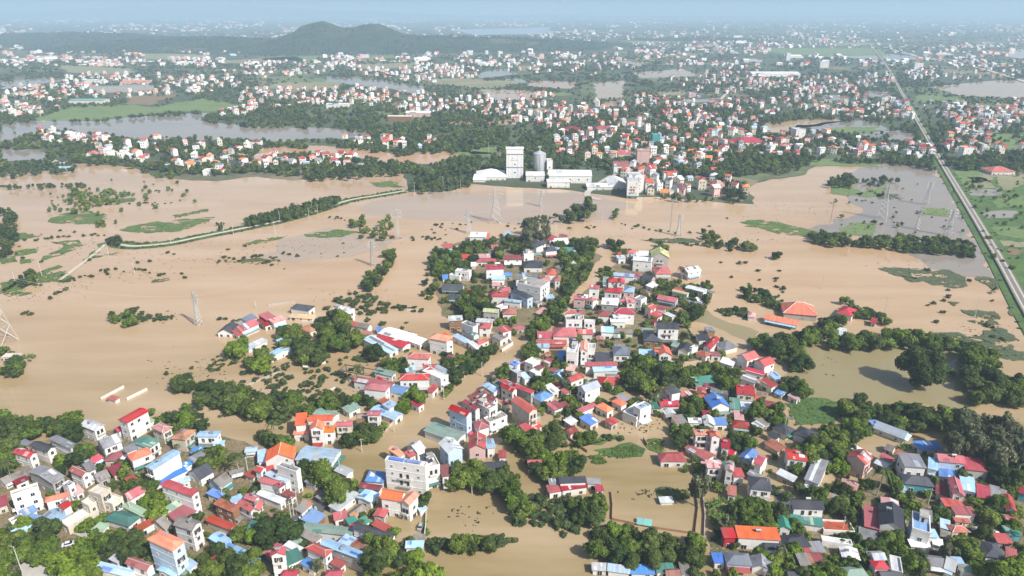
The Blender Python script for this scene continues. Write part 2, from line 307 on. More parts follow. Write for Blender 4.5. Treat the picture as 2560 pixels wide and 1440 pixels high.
# ---------------------------------------------------------------- buildings
# each line: near corner, next corner to its right, corner behind or to its left (read at eaves height, in the units of the named sheet), storeys, roof form, roof colour, wall colour
SHEETS = {'A': (0, 1000, 3.2734), 'B': (640, 1000, 3.2734), 'C': (1280, 1000, 3.2734), 'D': (1920, 1000, 3.2734),
          'E': (1500, 780, 4.0), 'F': (1080, 780, 4.8), 'G': (1060, 560, 4.8), 'H': (1400, 560, 4.8), 'I': (540, 560, 3.2734),
          'J': (1840, 700, 3.272), 'K': (0, 640, 3.428), 'L': (0, 0, 1.0)}
HOUSES = """
@A
240 470 350 440 103 430 2 G r w
385 425 515 400 240 375 2 G k w
575 400 650 370 400 320 2 M y w
770 250 893 215 655 205 2 G W w
848 398 1000 335 762 345 2 g y w
1040 190 1220 90 985 150 3 m r w
1130 250 1270 165 1070 220 1 s G w
965 265 1030 240 935 240 1 s r w
1330 270 1430 235 1235 225 2 h p c
1515 330 1605 245 1420 290 2 h x c
1605 300 1780 300 1615 255 2 m b w
1735 385 1815 385 1750 340 1 s b w
1220 400 1300 330 1060 365 2 m g w
1035 435 1130 400 1000 400 2 s y w
960 500 1020 430 865 480 1 h d c
1075 500 1245 435 1020 455 2 h o w
770 515 845 470 712 485 1 g r w
1250 575 1480 430 1180 550 3 m b w #long narrow white three-storey house with sky-blue top roof~the long sky-blue-topped house
1275 705 1535 580 1262 690 1 s B w
1510 560 1580 520 1490 530 1 s B w
425 685 545 630 225 590 2 m y y
560 725 615 690 500 700 2 f c w
670 625 755 590 560 575 2 G r w
720 590 800 570 650 530 2 g y w
800 670 895 615 750 610 1 g a y
110 650 235 600 60 615 1 g a c
130 700 240 650 100 675 1 s d w
85 800 325 720 15 780 3 f c w
370 840 560 790 290 820 2 h o w
520 895 590 850 468 865 2 g r w
620 780 685 745 570 735 1 s p w
190 960 310 905 95 945 1 s B w
480 1005 590 940 350 945 1 M b w
300 1000 335 970 205 985 .8 s B w
825 795 940 735 712 760 3 f C c #cream concrete tower house with blue tray on its flat top~the cream tower house
920 870 1015 800 815 830 2 f C c
725 885 810 845 655 845 2 f C c
555 1060 805 915 470 1015 1 f C c
1060 820 1195 745 995 770 1.2 g r w
1570 790 1660 750 1310 695 3 M r w
1050 1040 1160 955 840 975 1 h g w #teal hip-roofed bungalow among pale sheds~the teal hipped bungalow
1170 960 1225 930 1000 890 1 s G w
830 1085 900 1020 765 1055 .9 s G w
1440 1005 1610 910 1345 955 1 s d w
1345 950 1500 850 1300 920 1.2 s G w
1640 650 1770 590 1530 590 1.3 g k w
1805 720 1920 660 1695 665 1.3 g a b
1880 610 2000 580 1850 590 1 g a c
2000 430 2100 420 1985 390 1 m b w
1470 690 1560 660 1430 665 1 s b w
1905 920 2000 885 1745 850 2 M x k
1790 810 1850 770 1690 775 1 s B w
1900 850 1995 810 1870 815 1 s b w
2050 915 2110 880 1935 850 2 G r w
2080 830 2130 800 1995 800 2 G r w
1410 1240 1535 1165 1200 1140 4 h o b #large orange-roofed house of four storeys with balconies~the four-storey orange-roofed house
1570 1070 1700 1010 1415 1020 3 G a w
1120 1090 1300 990 1085 1055 1 s q w
1350 1060 1390 1030 1220 1000 1 g a c
1880 1065 1920 1030 1680 985 1 M q c
1830 1200 1905 1145 1705 1130 1 M b b
1850 1270 1935 1200 1790 1240 .8 s B w
90 1020 210 960 40 1000 1.6 f a w
130 1120 295 1035 95 1080 1 s b w
50 1185 115 1120 -10 1150 1 g d w
1050 1450 1120 1400 755 1375 1.3 M b w
1200 1395 1280 1360 1020 1335 2 G r w
960 1340 1040 1310 890 1310 1 s W w
1420 1450 1560 1430 1280 1390 1 m b w
1540 1400 1620 1340 1490 1350 1 s b w
40 690 110 650 -20 650 1 g a w
@B
440 240 545 235 470 185 3 G o w
318 212 410 205 330 125 2.3 s o w
302 285 435 280 305 250 1.2 s o w
548 268 640 262 550 220 2 s o w
420 170 625 165 420 125 3 m o w #orange-roofed villa of stepped blocks beside the largest blue shed~the stepped orange-roofed villa
620 525 780 415 318 490 1.5 M b w #largest pale-blue shed roof beside the flooded street~the largest pale-blue roof
70 505 310 480 80 410 1.7 G o w
15 515 65 510 15 425 1 s b w
40 590 90 550 0 560 2 G r w
85 600 155 580 80 555 1 s r w
330 605 395 585 160 545 3 f y w
240 690 300 660 70 610 1.6 M b w
165 700 200 660 20 665 2 G r w
290 815 345 790 190 775 1 s d w
190 725 245 690 165 710 2 s d w
200 850 255 820 0 770 1.2 M W w
30 900 60 830 -30 860 2 g q w
620 160 700 110 460 115 1 M e w
760 110 860 60 690 80 1 s e w
815 170 1015 150 815 120 2 f c k
905 125 1015 125 915 85 3 m r w
650 215 785 210 655 172 2 m r c
1135 165 1190 108 930 85 1 M b w
1090 75 1160 35 1035 45 1.6 s b w
1640 345 1740 275 1370 250 1.3 M e w
1570 440 1697 395 1470 360 3 G W b
1740 400 1880 385 1745 290 2.4 G r p
1890 400 1960 385 1870 335 1.6 s b w
1985 475 2025 470 1985 420 1 s r w
1860 610 2065 600 1835 510 1 m k w
1320 430 1400 395 1225 375 1.6 g W w
1180 470 1240 450 1080 400 2 G o w
1260 475 1315 455 1215 435 2 s r w
1045 505 1388 560 1068 462 4 f C w #big plain white four-storey block by the flooded street~the white four-storey block
1400 570 1515 545 1350 470 3 f c w
1395 525 1430 495 1335 465 3.4 s k w
1520 630 1575 615 1510 545 2 s d w
890 665 1040 680 950 590 1 s B w
835 715 1010 745 850 670 1 m d w
1015 800 1185 828 1040 720 2.5 g o w #white villa with bright orange cross-gabled roof~the bright-orange-roofed villa
1255 860 1335 778 1185 825 2.5 g o w
670 915 850 770 575 890 1 s W w
940 840 1010 770 820 800 1.2 m b w
800 975 910 885 730 940 .7 g a c
1340 915 1405 890 1300 860 .9 s b w
640 990 750 965 600 940 1 s r w
760 1020 830 990 710 990 1 s g w
880 1030 945 1020 830 990 1 s g w
370 1065 780 1115 410 1000 1.2 m e w
1110 1150 1155 1110 785 1050 2 G k w
1070 1085 1105 1065 945 1035 1 s r w
480 1175 545 1120 340 1110 1 s a w
320 1190 380 1150 265 1170 1 s e w
870 1310 940 1265 525 1180 2 M b y
570 1290 655 1245 405 1215 2 h r w
690 1385 745 1345 605 1345 1 s d w
115 1280 235 1265 20 1240 3 G r w
260 1360 390 1300 225 1270 1 s g w
470 1395 515 1365 365 1350 1 s B w
330 1270 410 1220 210 1220 1 s W w
200 1450 330 1450 210 1400 1 h r w
560 1450 700 1450 580 1405 1 h r w
1220 1215 1370 1210 1225 1180 .9 s b w
@C
480 285 545 250 430 235 1 g d w
560 110 700 50 525 90 1 s r w
780 105 840 75 680 50 1.2 h o w
895 55 960 35 810 10 1.2 h o w
1020 160 1148 65 885 115 1.4 f w w
1050 95 1145 55 985 55 2.6 f b w #white modern house with pale top storey and open terrace~the white terrace house
1215 55 1370 50 1205 10 1 g r w
1590 500 1700 470 1410 390 1 M r w
1800 460 1850 390 1700 430 1 s r w
1712 390 1780 385 1715 325 2 s r w
1215 505 1425 505 1205 430 1 h r w
1600 555 1730 560 1610 490 2 m p w
1745 570 1815 570 1750 500 2.6 G p w
1815 630 1905 630 1815 565 1.5 s r w
1945 512 2020 435 1845 470 1 g B w
2040 540 2100 470 1980 520 2 G r w
1765 775 1835 765 1765 705 1 s q w
1950 725 2130 745 1965 625 2 h k w #white house with navy hipped roofs beside the grey yard~the navy hipped house
390 685 610 675 390 640 1.6 s k w #grey and red roofed house alone at the edge of the pond~the grey-and-red pond house
305 765 415 745 300 705 1 s r w
410 745 620 715 410 690 1.1 s r w
310 700 395 690 305 650 1.2 s y w
615 685 725 690 615 645 1 s y w
690 750 745 745 690 715 .9 s r w
130 540 245 535 140 485 1.3 g r w
1850 1130 2200 1150 1855 1040 1.6 s o w #long white hall with a flame-orange sloping roof~the flame-orange hall
1735 1130 1840 1130 1730 1055 1.5 s r r
1655 1335 1750 1335 1650 1260 1 s B w
1755 1345 1965 1360 1755 1245 1.2 h n b
1960 1370 2130 1400 1965 1275 1 G y w
655 1395 780 1400 665 1345 .8 s W w
780 1400 965 1425 785 1355 .9 s b w
975 1425 1170 1430 1040 1355 .8 s B w
1185 1415 1335 1410 1180 1345 .9 s g w
1265 1440 1380 1435 1320 1380 1 g x w
1385 1430 1440 1420 1360 1330 1 s a w
1020 1015 1140 1035 1025 975 .4 s T w
1215 845 1325 840 1215 800 .5 s W w
@D
150 290 225 245 0 245 1 h k w
65 325 105 300 -10 285 .9 s k w
350 335 412 270 185 290 1.1 h k w #slate-grey hip-roofed bungalow below the green weed field~the slate-grey bungalow
160 480 325 500 205 405 2 m r w
295 650 430 665 375 490 1.4 s y w
800 530 860 470 640 460 2.4 g r p
1115 320 1215 285 860 225 1 G Y w #long pale grey bungalow with a blue shed behind it~the long pale-grey bungalow
1000 205 1045 160 850 215 1 s B w
1240 410 1430 405 1245 345 .9 s B w
1120 545 1300 560 1125 450 2.4 s y w #plain grey concrete house with one rooftop hatch~the plain grey house
1115 685 1365 715 1115 605 1.2 h k t
1400 500 1620 520 1365 430 2 g r b
1620 570 1815 590 1610 480 1.5 s r y
1310 560 1390 590 1310 480 1.5 s b w
1512 765 1612 780 1470 630 2 G r w
1590 735 1705 740 1560 625 1 s b w
1370 765 1475 770 1370 660 1 s d w
1710 795 1820 805 1700 695 1 s r w
1825 790 1885 805 1810 705 1 s y w
1900 765 1965 775 1895 720 1 g a w
2050 760 2130 770 2030 690 1.3 s d t
1945 890 2035 905 1910 770 1.3 G r w
1945 990 2060 1000 1960 950 .8 s q w
1465 890 1625 895 1465 815 1 s q w
1535 935 1710 945 1540 875 1.3 s r w
1535 1000 1660 1010 1540 960 .7 s q w
1410 1045 1490 1050 1405 975 .9 s b w
1410 1110 1490 1120 1405 1050 .8 g a w
1510 1085 1650 1085 1510 1020 1 h q w
1700 1110 1875 1125 1700 1045 .3 f q w
1970 1110 2080 1115 1965 1040 .9 s g t
915 1015 1125 1035 905 845 2 G k w #white steep-gabled house with near-black roof beside a crimson shed~the steep black-roofed house
790 1035 925 1030 780 880 1.2 s r r
1170 1060 1335 1055 1170 910 2.4 f B w #white house with a bright blue painted rooftop~the blue-rooftop house
1170 1110 1400 1130 1170 1050 1.6 s b w
1170 1200 1340 1215 1170 1160 1 s w w
1350 1185 1415 1200 1340 1130 1 s w w
210 885 465 895 220 805 2 g k w
95 1045 190 1050 65 930 1.3 G g w
190 1000 455 1040 200 945 1 s g w
450 1080 720 1095 460 985 .6 f q w
140 1215 355 1200 110 1110 1 h k w
-20 1220 110 1225 -20 1160 1 g k w
435 1165 700 1205 435 1140 .8 f w w
870 1310 975 1305 855 1235 1.5 g W w
875 1385 995 1385 875 1310 1.3 h r w
1000 1405 1100 1370 980 1270 1 f w w
1310 1350 1470 1370 1270 1260 1 g y w
1440 1375 1530 1350 1460 1270 1 g W w
1520 1345 1615 1350 1490 1290 .9 s b w
1780 1280 1950 1305 1715 1150 1.1 h k w
1950 1300 1985 1290 1940 1210 1 s r w
1590 1410 1730 1410 1575 1365 .9 s e w
480 1450 640 1450 500 1395 1 g e w
640 1450 820 1440 650 1370 1.3 h e w
930 1450 1110 1450 960 1400 1 g k w
170 1450 270 1450 200 1400 1 g k w
-40 1400 40 1420 -30 1290 1 g y w
950 400 1020 400 990 360 .8 g a w
@E
10 200 140 205 20 145 1.5 g b w
145 210 330 220 150 175 1 s a w
435 290 615 300 430 205 1 h k k
580 165 795 170 585 105 3 m k w
890 400 930 335 795 345 1.4 g k w
920 390 990 355 890 360 1.3 f w w
1110 370 1200 270 1035 340 1.5 g r w
990 285 1110 280 985 235 1 s k w
1250 385 1385 350 1160 310 1 h y w
1060 455 1115 425 950 410 1 h q w
1110 435 1215 440 1130 405 1 s d w
590 430 725 430 590 355 2 G o w
545 400 600 410 545 360 2 s o w
390 430 550 440 390 380 1 s b w
135 430 300 435 140 345 2 h n w
0 460 135 455 5 400 1 g y w
10 740 230 730 0 650 1 h r w
65 690 170 690 65 630 1.3 s a w
720 820 800 790 640 750 2.4 m k w
560 815 665 810 560 765 1.6 s q w
650 945 800 945 595 885 1 s r w
960 735 1170 715 955 660 1 s g w
1050 750 1210 755 1050 720 1 s d w
970 810 1060 800 965 745 1.2 M q w
1100 800 1290 835 1100 755 1 s y w
1120 960 1305 945 1075 850 1.6 G B w #white house with vivid blue gabled roof and mud-stained base~the vivid blue-gabled house
1300 970 1400 960 1290 870 1 s g w
1420 1000 1530 990 1400 910 .9 s W w
1475 490 1595 445 1370 430 2 g r w #left of two matching white houses with rose-red gables by the pond~the rose-red gabled pair
1650 545 1755 505 1530 490 2 g r w
1640 640 1655 600 1450 605 1 s r w
1330 545 1360 490 1205 500 1 s w w
1550 720 1610 680 1400 680 1 s y w
1760 685 1825 660 1675 625 1 s b w
1720 760 1770 720 1590 700 1.2 s d w
1370 815 1550 835 1365 720 2 m r c
1545 890 1600 880 1550 840 1 s q w
765 1125 880 1110 740 1045 1 s a w
890 1110 1050 1115 870 1065 1 s w w
1045 1125 1140 1115 1020 1040 1.3 G w w
1140 1130 1280 1130 1135 1065 1 s B w
1325 1150 1500 1170 1370 1090 1 h d w
955 1230 1110 1228 950 1175 3 m o w #three-storey open gallery house under a coral-red roof~the coral-roofed gallery house
1115 1250 1210 1250 1110 1185 3.3 G o w
1530 1310 1570 1270 1480 1250 1 s y w
1970 885 2020 850 1860 850 .9 s p w
@F
200 110 370 100 190 60 2 s W k
490 200 570 170 340 140 2.6 f y w
500 290 560 260 385 225 1.6 G e w
560 195 700 200 520 125 1.7 h r w
520 120 720 135 515 80 1.3 s W w
850 250 960 220 840 190 2 s r w
410 380 490 355 240 310 1 s b w
560 470 605 440 425 385 1 s W w
560 400 690 340 525 370 1 h q w
820 345 920 290 700 310 1.3 s a w
210 760 270 740 20 680 1.2 s Y w
120 840 210 760 0 760 1.2 f c w
10 970 85 890 -30 930 1.2 s r w
415 1250 505 1205 195 1160 3.6 G r b #corner house of the crimson-roofed street row, blue-grey side wall~the crimson street row
520 1180 600 1160 360 1080 3.2 G d w
690 1190 810 1140 530 1110 3 f c w
570 1090 620 1060 435 1025 3.4 G d w
600 1010 670 975 510 965 3.4 G d w
740 1065 810 1035 640 1020 3.7 G d w
650 1140 725 1110 590 1085 3.2 G r w
690 1350 915 1260 640 1270 1.8 f c w
560 1420 680 1365 475 1325 1.6 h r w
880 1120 930 1095 860 1080 1.6 s r w
1165 1215 1290 1180 945 1060 3.2 G r c #tall narrow stained house with wide crimson gabled roof~the tall stained house
1100 1440 1200 1380 1000 1350 1 g d w
1220 1430 1325 1370 1190 1370 1 s r w
1310 1080 1460 1000 1190 1015 1.2 h B w
965 960 1045 930 820 890 2.3 G r w
1190 980 1245 950 800 830 2.2 M r y
740 970 820 930 600 880 1.3 M b w
790 890 860 850 715 860 1.4 s a w
1020 735 1065 700 900 665 2.3 G W y
1110 810 1175 785 1040 750 1.4 s b w
1210 650 1310 590 1110 600 2 f C w
1240 760 1320 720 1175 710 1.6 f C w
1290 695 1345 665 1250 655 1.9 s d w
1000 650 1070 610 910 630 1.6 s B w
1265 310 1440 310 1280 235 1.3 g r w
1450 295 1740 300 1500 190 1.6 h r w #wide crimson courtyard house with joined hipped roofs~the crimson courtyard house
1750 260 1930 265 1740 205 1.6 g r w
1250 385 1620 385 1170 330 1 m r w
1605 490 1750 510 1640 380 3 f W w
1650 380 1755 380 1650 325 3.4 s k w
1780 460 1870 440 1790 345 3 G o w
1860 450 1965 430 1870 380 2.6 f w w
1510 580 1595 590 1520 480 1 s B w
1250 430 1410 430 1250 390 1.2 s b w
1380 535 1430 500 1330 510 .9 g x w
1960 590 2130 590 1960 480 1.3 g k w
1840 650 2230 640 1845 600 1.7 g r w
1940 720 2230 710 1945 650 1.4 s b w
1670 840 1830 780 1595 790 2.2 g r w
1840 960 2030 890 1715 900 2.3 g Y w
1600 990 1650 960 1535 945 1 s r w
1570 800 1640 740 1450 740 1.5 g b b
@G
545 155 740 160 545 110 1.6 s w w
745 185 790 180 745 130 1 s r w
970 140 1055 150 965 100 1.5 s b w
225 290 345 285 235 245 1.3 g r w
805 285 890 285 815 255 1.3 g r w
450 410 595 415 445 370 1.2 g q w
610 410 800 405 610 372 1.5 s p w
620 460 870 455 640 425 1 h r w
955 430 1180 430 955 388 1.8 s d w
1195 370 1325 365 1200 335 2.6 f p w
1195 525 1425 525 1240 450 1.2 h k w
1350 280 1470 230 1295 245 1.8 g k w
1460 330 1600 320 1440 285 1.8 h k w
1590 250 1750 245 1570 190 1.3 s w k
1665 330 1830 335 1665 290 1.2 s g g
1600 320 1665 305 1520 270 1.1 s b w
1510 200 1620 165 1470 160 1.1 s r w
1620 190 1720 185 1620 145 1.1 s d w
742 550 962 540 742 500 2.6 s r w
810 670 970 670 810 630 1.3 s b w
365 570 545 590 365 535 2 f w w
295 620 430 640 300 590 1.2 f w w
210 790 460 800 215 725 1 g k b
290 900 440 905 280 845 1 g k w
220 655 290 650 220 615 .9 g B w
1100 665 1370 660 1100 615 2 s y w
1400 690 1520 690 1385 630 2.6 h q w
1470 610 1590 600 1470 545 2.4 h q w
1565 680 1640 660 1570 620 2 h q w
1400 780 1530 700 1110 720 3.2 f c w
1240 895 1305 865 1030 805 2.3 h k b
955 925 1160 950 960 900 1.4 s b w
800 870 1010 875 800 810 1.8 h q w
915 810 1050 800 920 765 2 h r w
940 1085 1110 1085 970 1020 1.2 h q w
920 1030 1015 990 850 1000 1.3 f w w
705 1050 890 1065 710 1010 2.6 g l y
1400 1090 1490 1020 1350 1060 .6 s p w
1470 900 1570 890 1450 860 1 s b w
550 1135 610 1140 560 1105 1 s k w
@H
690 380 740 380 685 345 1.3 g q w
700 420 795 415 700 385 1.3 s W w
805 345 940 350 795 315 2 h q w
875 385 945 385 885 345 2.3 G w w
950 380 1075 385 945 335 1.8 s w w
872 435 1105 455 890 400 2.6 s w w
1095 395 1315 405 1080 320 2.4 G l y #lime-green gabled hall with open grey ground floor~the lime-green hall
1145 600 1340 600 1135 520 1.6 h r c
1090 680 1155 640 970 650 1.5 G k y
1455 575 1540 575 1470 525 1.6 g r w
1540 590 1700 560 1560 520 1.8 g w w
635 620 890 640 640 590 1.6 s b w
830 610 965 640 860 580 1.3 h r w
575 695 690 700 600 650 1.8 h r w
680 710 775 700 690 650 1.8 G r w
510 700 580 690 520 645 1.4 s e w
1110 770 1200 720 1035 740 1.2 s w w
1725 820 1812 795 1500 765 1.7 M W w
1530 850 1590 835 1340 805 1.5 M l w
1160 895 1390 940 1185 850 1.2 g r b
1090 1030 1160 1000 1060 980 1.8 g q w
1160 1010 1270 1025 1165 985 1.6 s r w
1170 1135 1265 1085 1050 1095 .9 s r w
345 770 470 780 360 740 2.6 s r w
160 900 300 910 165 865 2.2 s r p
310 900 395 930 330 860 2 h q w
530 810 735 830 535 765 2.2 h r w
760 815 890 815 775 750 2 h b p
495 965 695 980 500 900 2 s w y
720 930 800 930 730 885 1.8 h r w
800 945 905 945 810 900 2 s p w
975 930 1050 890 880 900 2.2 f y w
650 1075 900 1085 700 1010 2.2 h r w
640 1125 800 1125 640 1090 1.8 s w w
610 1180 790 1180 620 1140 1.3 s w w
450 1100 590 1110 470 1040 1.8 h d w
65 1165 275 1165 75 1110 2.2 f a w
70 1070 200 1070 90 1035 2.2 h q w
200 1080 300 1080 190 1030 2 h q w
285 1180 425 1190 290 1150 2 f w w
@I
130 895 200 830 40 860 1 g k w
260 810 340 765 165 795 1.5 g n w
210 880 355 815 180 835 1.5 g r w
180 915 215 895 125 885 1 s r w
415 790 490 760 345 755 1.6 s r r
400 840 430 800 335 795 1 s d w
470 815 575 780 430 790 1.5 s p w
760 710 835 675 605 690 1.3 h k w #charcoal hip-roofed house at the edge of the open flood~the charcoal hipped house
1075 735 1130 700 950 700 2 f w w
595 765 790 780 600 735 .7 s O w
770 890 815 850 680 860 1 h x w
1240 855 1280 825 1040 815 1 G a w
1560 960 1630 900 1330 895 1.2 M w w #long white warehouse roof with a second white roof joined on~the white warehouse
1670 990 1735 945 1550 950 1.2 M w w
1530 1015 1590 970 1285 945 1.1 M r w
1420 1065 1490 1025 1200 970 .9 s b w
1270 935 1320 905 1185 895 1 G x w
1315 885 1350 870 1310 850 1 s B w
1740 935 1890 965 1780 890 2.8 h o w #orange-roofed villa with rows of arched white porches~the arched-porch villa
1900 960 1965 985 1850 900 2.6 G o w
265 1030 425 955 245 1000 .8 s W w
575 1000 660 970 490 965 1 s b w
440 1105 660 1015 405 1080 .9 M b w #long pale-blue shed on the wooded islet~the pale-blue islet shed
1560 1100 1740 1110 1590 1055 2.4 h r w
1560 1210 1640 1190 1510 1190 1.2 g b y
1500 1280 1740 1275 1510 1230 2.2 h r w
1840 1280 1905 1240 1680 1210 1.8 f w w
1700 1200 1795 1190 1720 1160 1.8 s r w
1900 1245 1950 1230 1790 1180 1.2 M y w
1430 1340 1480 1300 1120 1285 1.5 M r w
1205 1350 1390 1370 1260 1300 2.2 h r w
1530 1395 1590 1340 1420 1360 1.2 M B w
1440 1250 1500 1215 1290 1225 1 s e w
@J
390 270 665 295 450 200 1.3 T o y #temple with sweeping orange-tiled hips and pale ridges~the orange-tiled temple
230 320 500 375 240 280 1 g o y
820 270 955 295 870 215 1.1 h r w
1100 350 1145 335 1110 315 .9 s r w
800 450 900 450 810 395 .8 s W w
95 300 160 300 100 265 1 h p w
@K
10 870 150 870 50 840 .9 s C w
910 1225 985 1243 930 1212 .7 s q w
@L
1568 455 1600 455 1568 440 5 f w w
2480 430 2540 430 2490 420 1.2 h q w
"""
# one landmark of the mid distance: x y(base) width px, depth m, storeys, roof, wall
MIDS = """
1589 483 38 16 5.5 f w w #white waterside apartment block with five rows of windows~the waterside apartment block
1606 418 30 14 6 m p p #pale pink tower block above the waterside roofs~the pale pink tower
1553 432 38 18 2.5 g r w #white house with a red roof below the pink tower block
1560 400 30 14 2.5 g r p #pink-walled house with scarlet roof in the dense village
1640 365 20 14 4.5 f T t #narrow teal-walled block in the dense village~the teal-walled block
1800 362 100 25 1.6 m D d #longest maroon market hall roof~the maroon market hall
1875 366 70 30 1.8 h r w #crimson market hall beside the maroon one
1430 333 40 16 2 h d c #maroon-roofed school wing among dark trees
1515 332 56 14 2 h d c #long maroon-roofed school block among dark trees~the maroon school block
300 232 150 18 4 f y y #unfinished grey concrete school block above the red earth~the unfinished grey school
340 230 58 16 4.5 f y y #unfinished grey concrete school tower beside red earth
215 262 84 30 2.5 m T c #cream school hall with a teal roof at the green field~the teal-roofed school hall
235 210 42 16 3 m w w #white three-storey block behind the unfinished school
335 212 66 20 2.5 h o p #orange-pink school range behind the unfinished school
1045 293 60 22 2.5 m w p #long pale school block among trees behind the channel~the long pale school
1000 303 60 16 2.5 m c k #long cream arcaded school among trees
843 272 54 22 2.5 m w w #long white arcaded school block among trees
640 372 22 14 3 m d w #isolated white house standing in the brown channel~the house standing in channel
1940 192 120 60 2.5 m w w #largest white warehouse in the far town~the largest far warehouse
2060 170 22 20 6 f w w #white office tower with columns in the far town
2295 178 22 20 7 f w w #pale apartment tower by the railway~the railway apartment tower
1970 152 10 20 8 f w w #slim white tower in the far town
1985 146 40 60 2.5 m w w #far white warehouse with raised roof
465 160 42 40 1.5 m w w #long white hall on the far fields
2415 400 22 14 4.5 f o w #four-storey house with orange-red roof by the railway~the orange-red railway house
2000 348 24 20 4 f w w #white windowless block near the railway village
650 410 24 14 3 f c c #cream three-storey house on the left shore
155 427 36 8 1 s b w #long low pale-blue shed on the left shore~the low pale-blue shore shed
590 425 28 14 1.5 g k p #slate-roofed pink house on the left shore~the slate-roofed pink house
520 440 24 12 1.8 f w w #white flat-roofed house at the water's edge
145 415 26 14 1.6 G k w #dark gabled white house among trees on the left shore
225 400 30 14 1.8 G r w #scarlet-gabled house on the left shore~the scarlet-gabled shore house
310 400 24 14 1.4 G w w #white gabled barn on the left shore
1228 452 74 34 1.3 h w w #white tent-roofed factory hall left of the tower
1198 456 30 20 1 s w w #low white factory lean-to at the water's edge
1338 455 46 24 2.2 m w w #white factory hall between tower and long hall
1425 458 106 34 2.6 m w w #longest white factory hall with a stepped roof~the longest factory hall
1396 470 56 12 1.9 s w w #white factory office with open ground floor at the water
1374 436 14 14 4.6 f w w #white factory stair block above the long hall
1500 476 64 20 1.2 m w w #low long white factory roof near the waterside block
1545 474 46 30 1.6 G w w #white peaked factory shed at the water's edge
1045 375 18 14 1.4 G b w #pale-blue roofed house beside the channel
"""
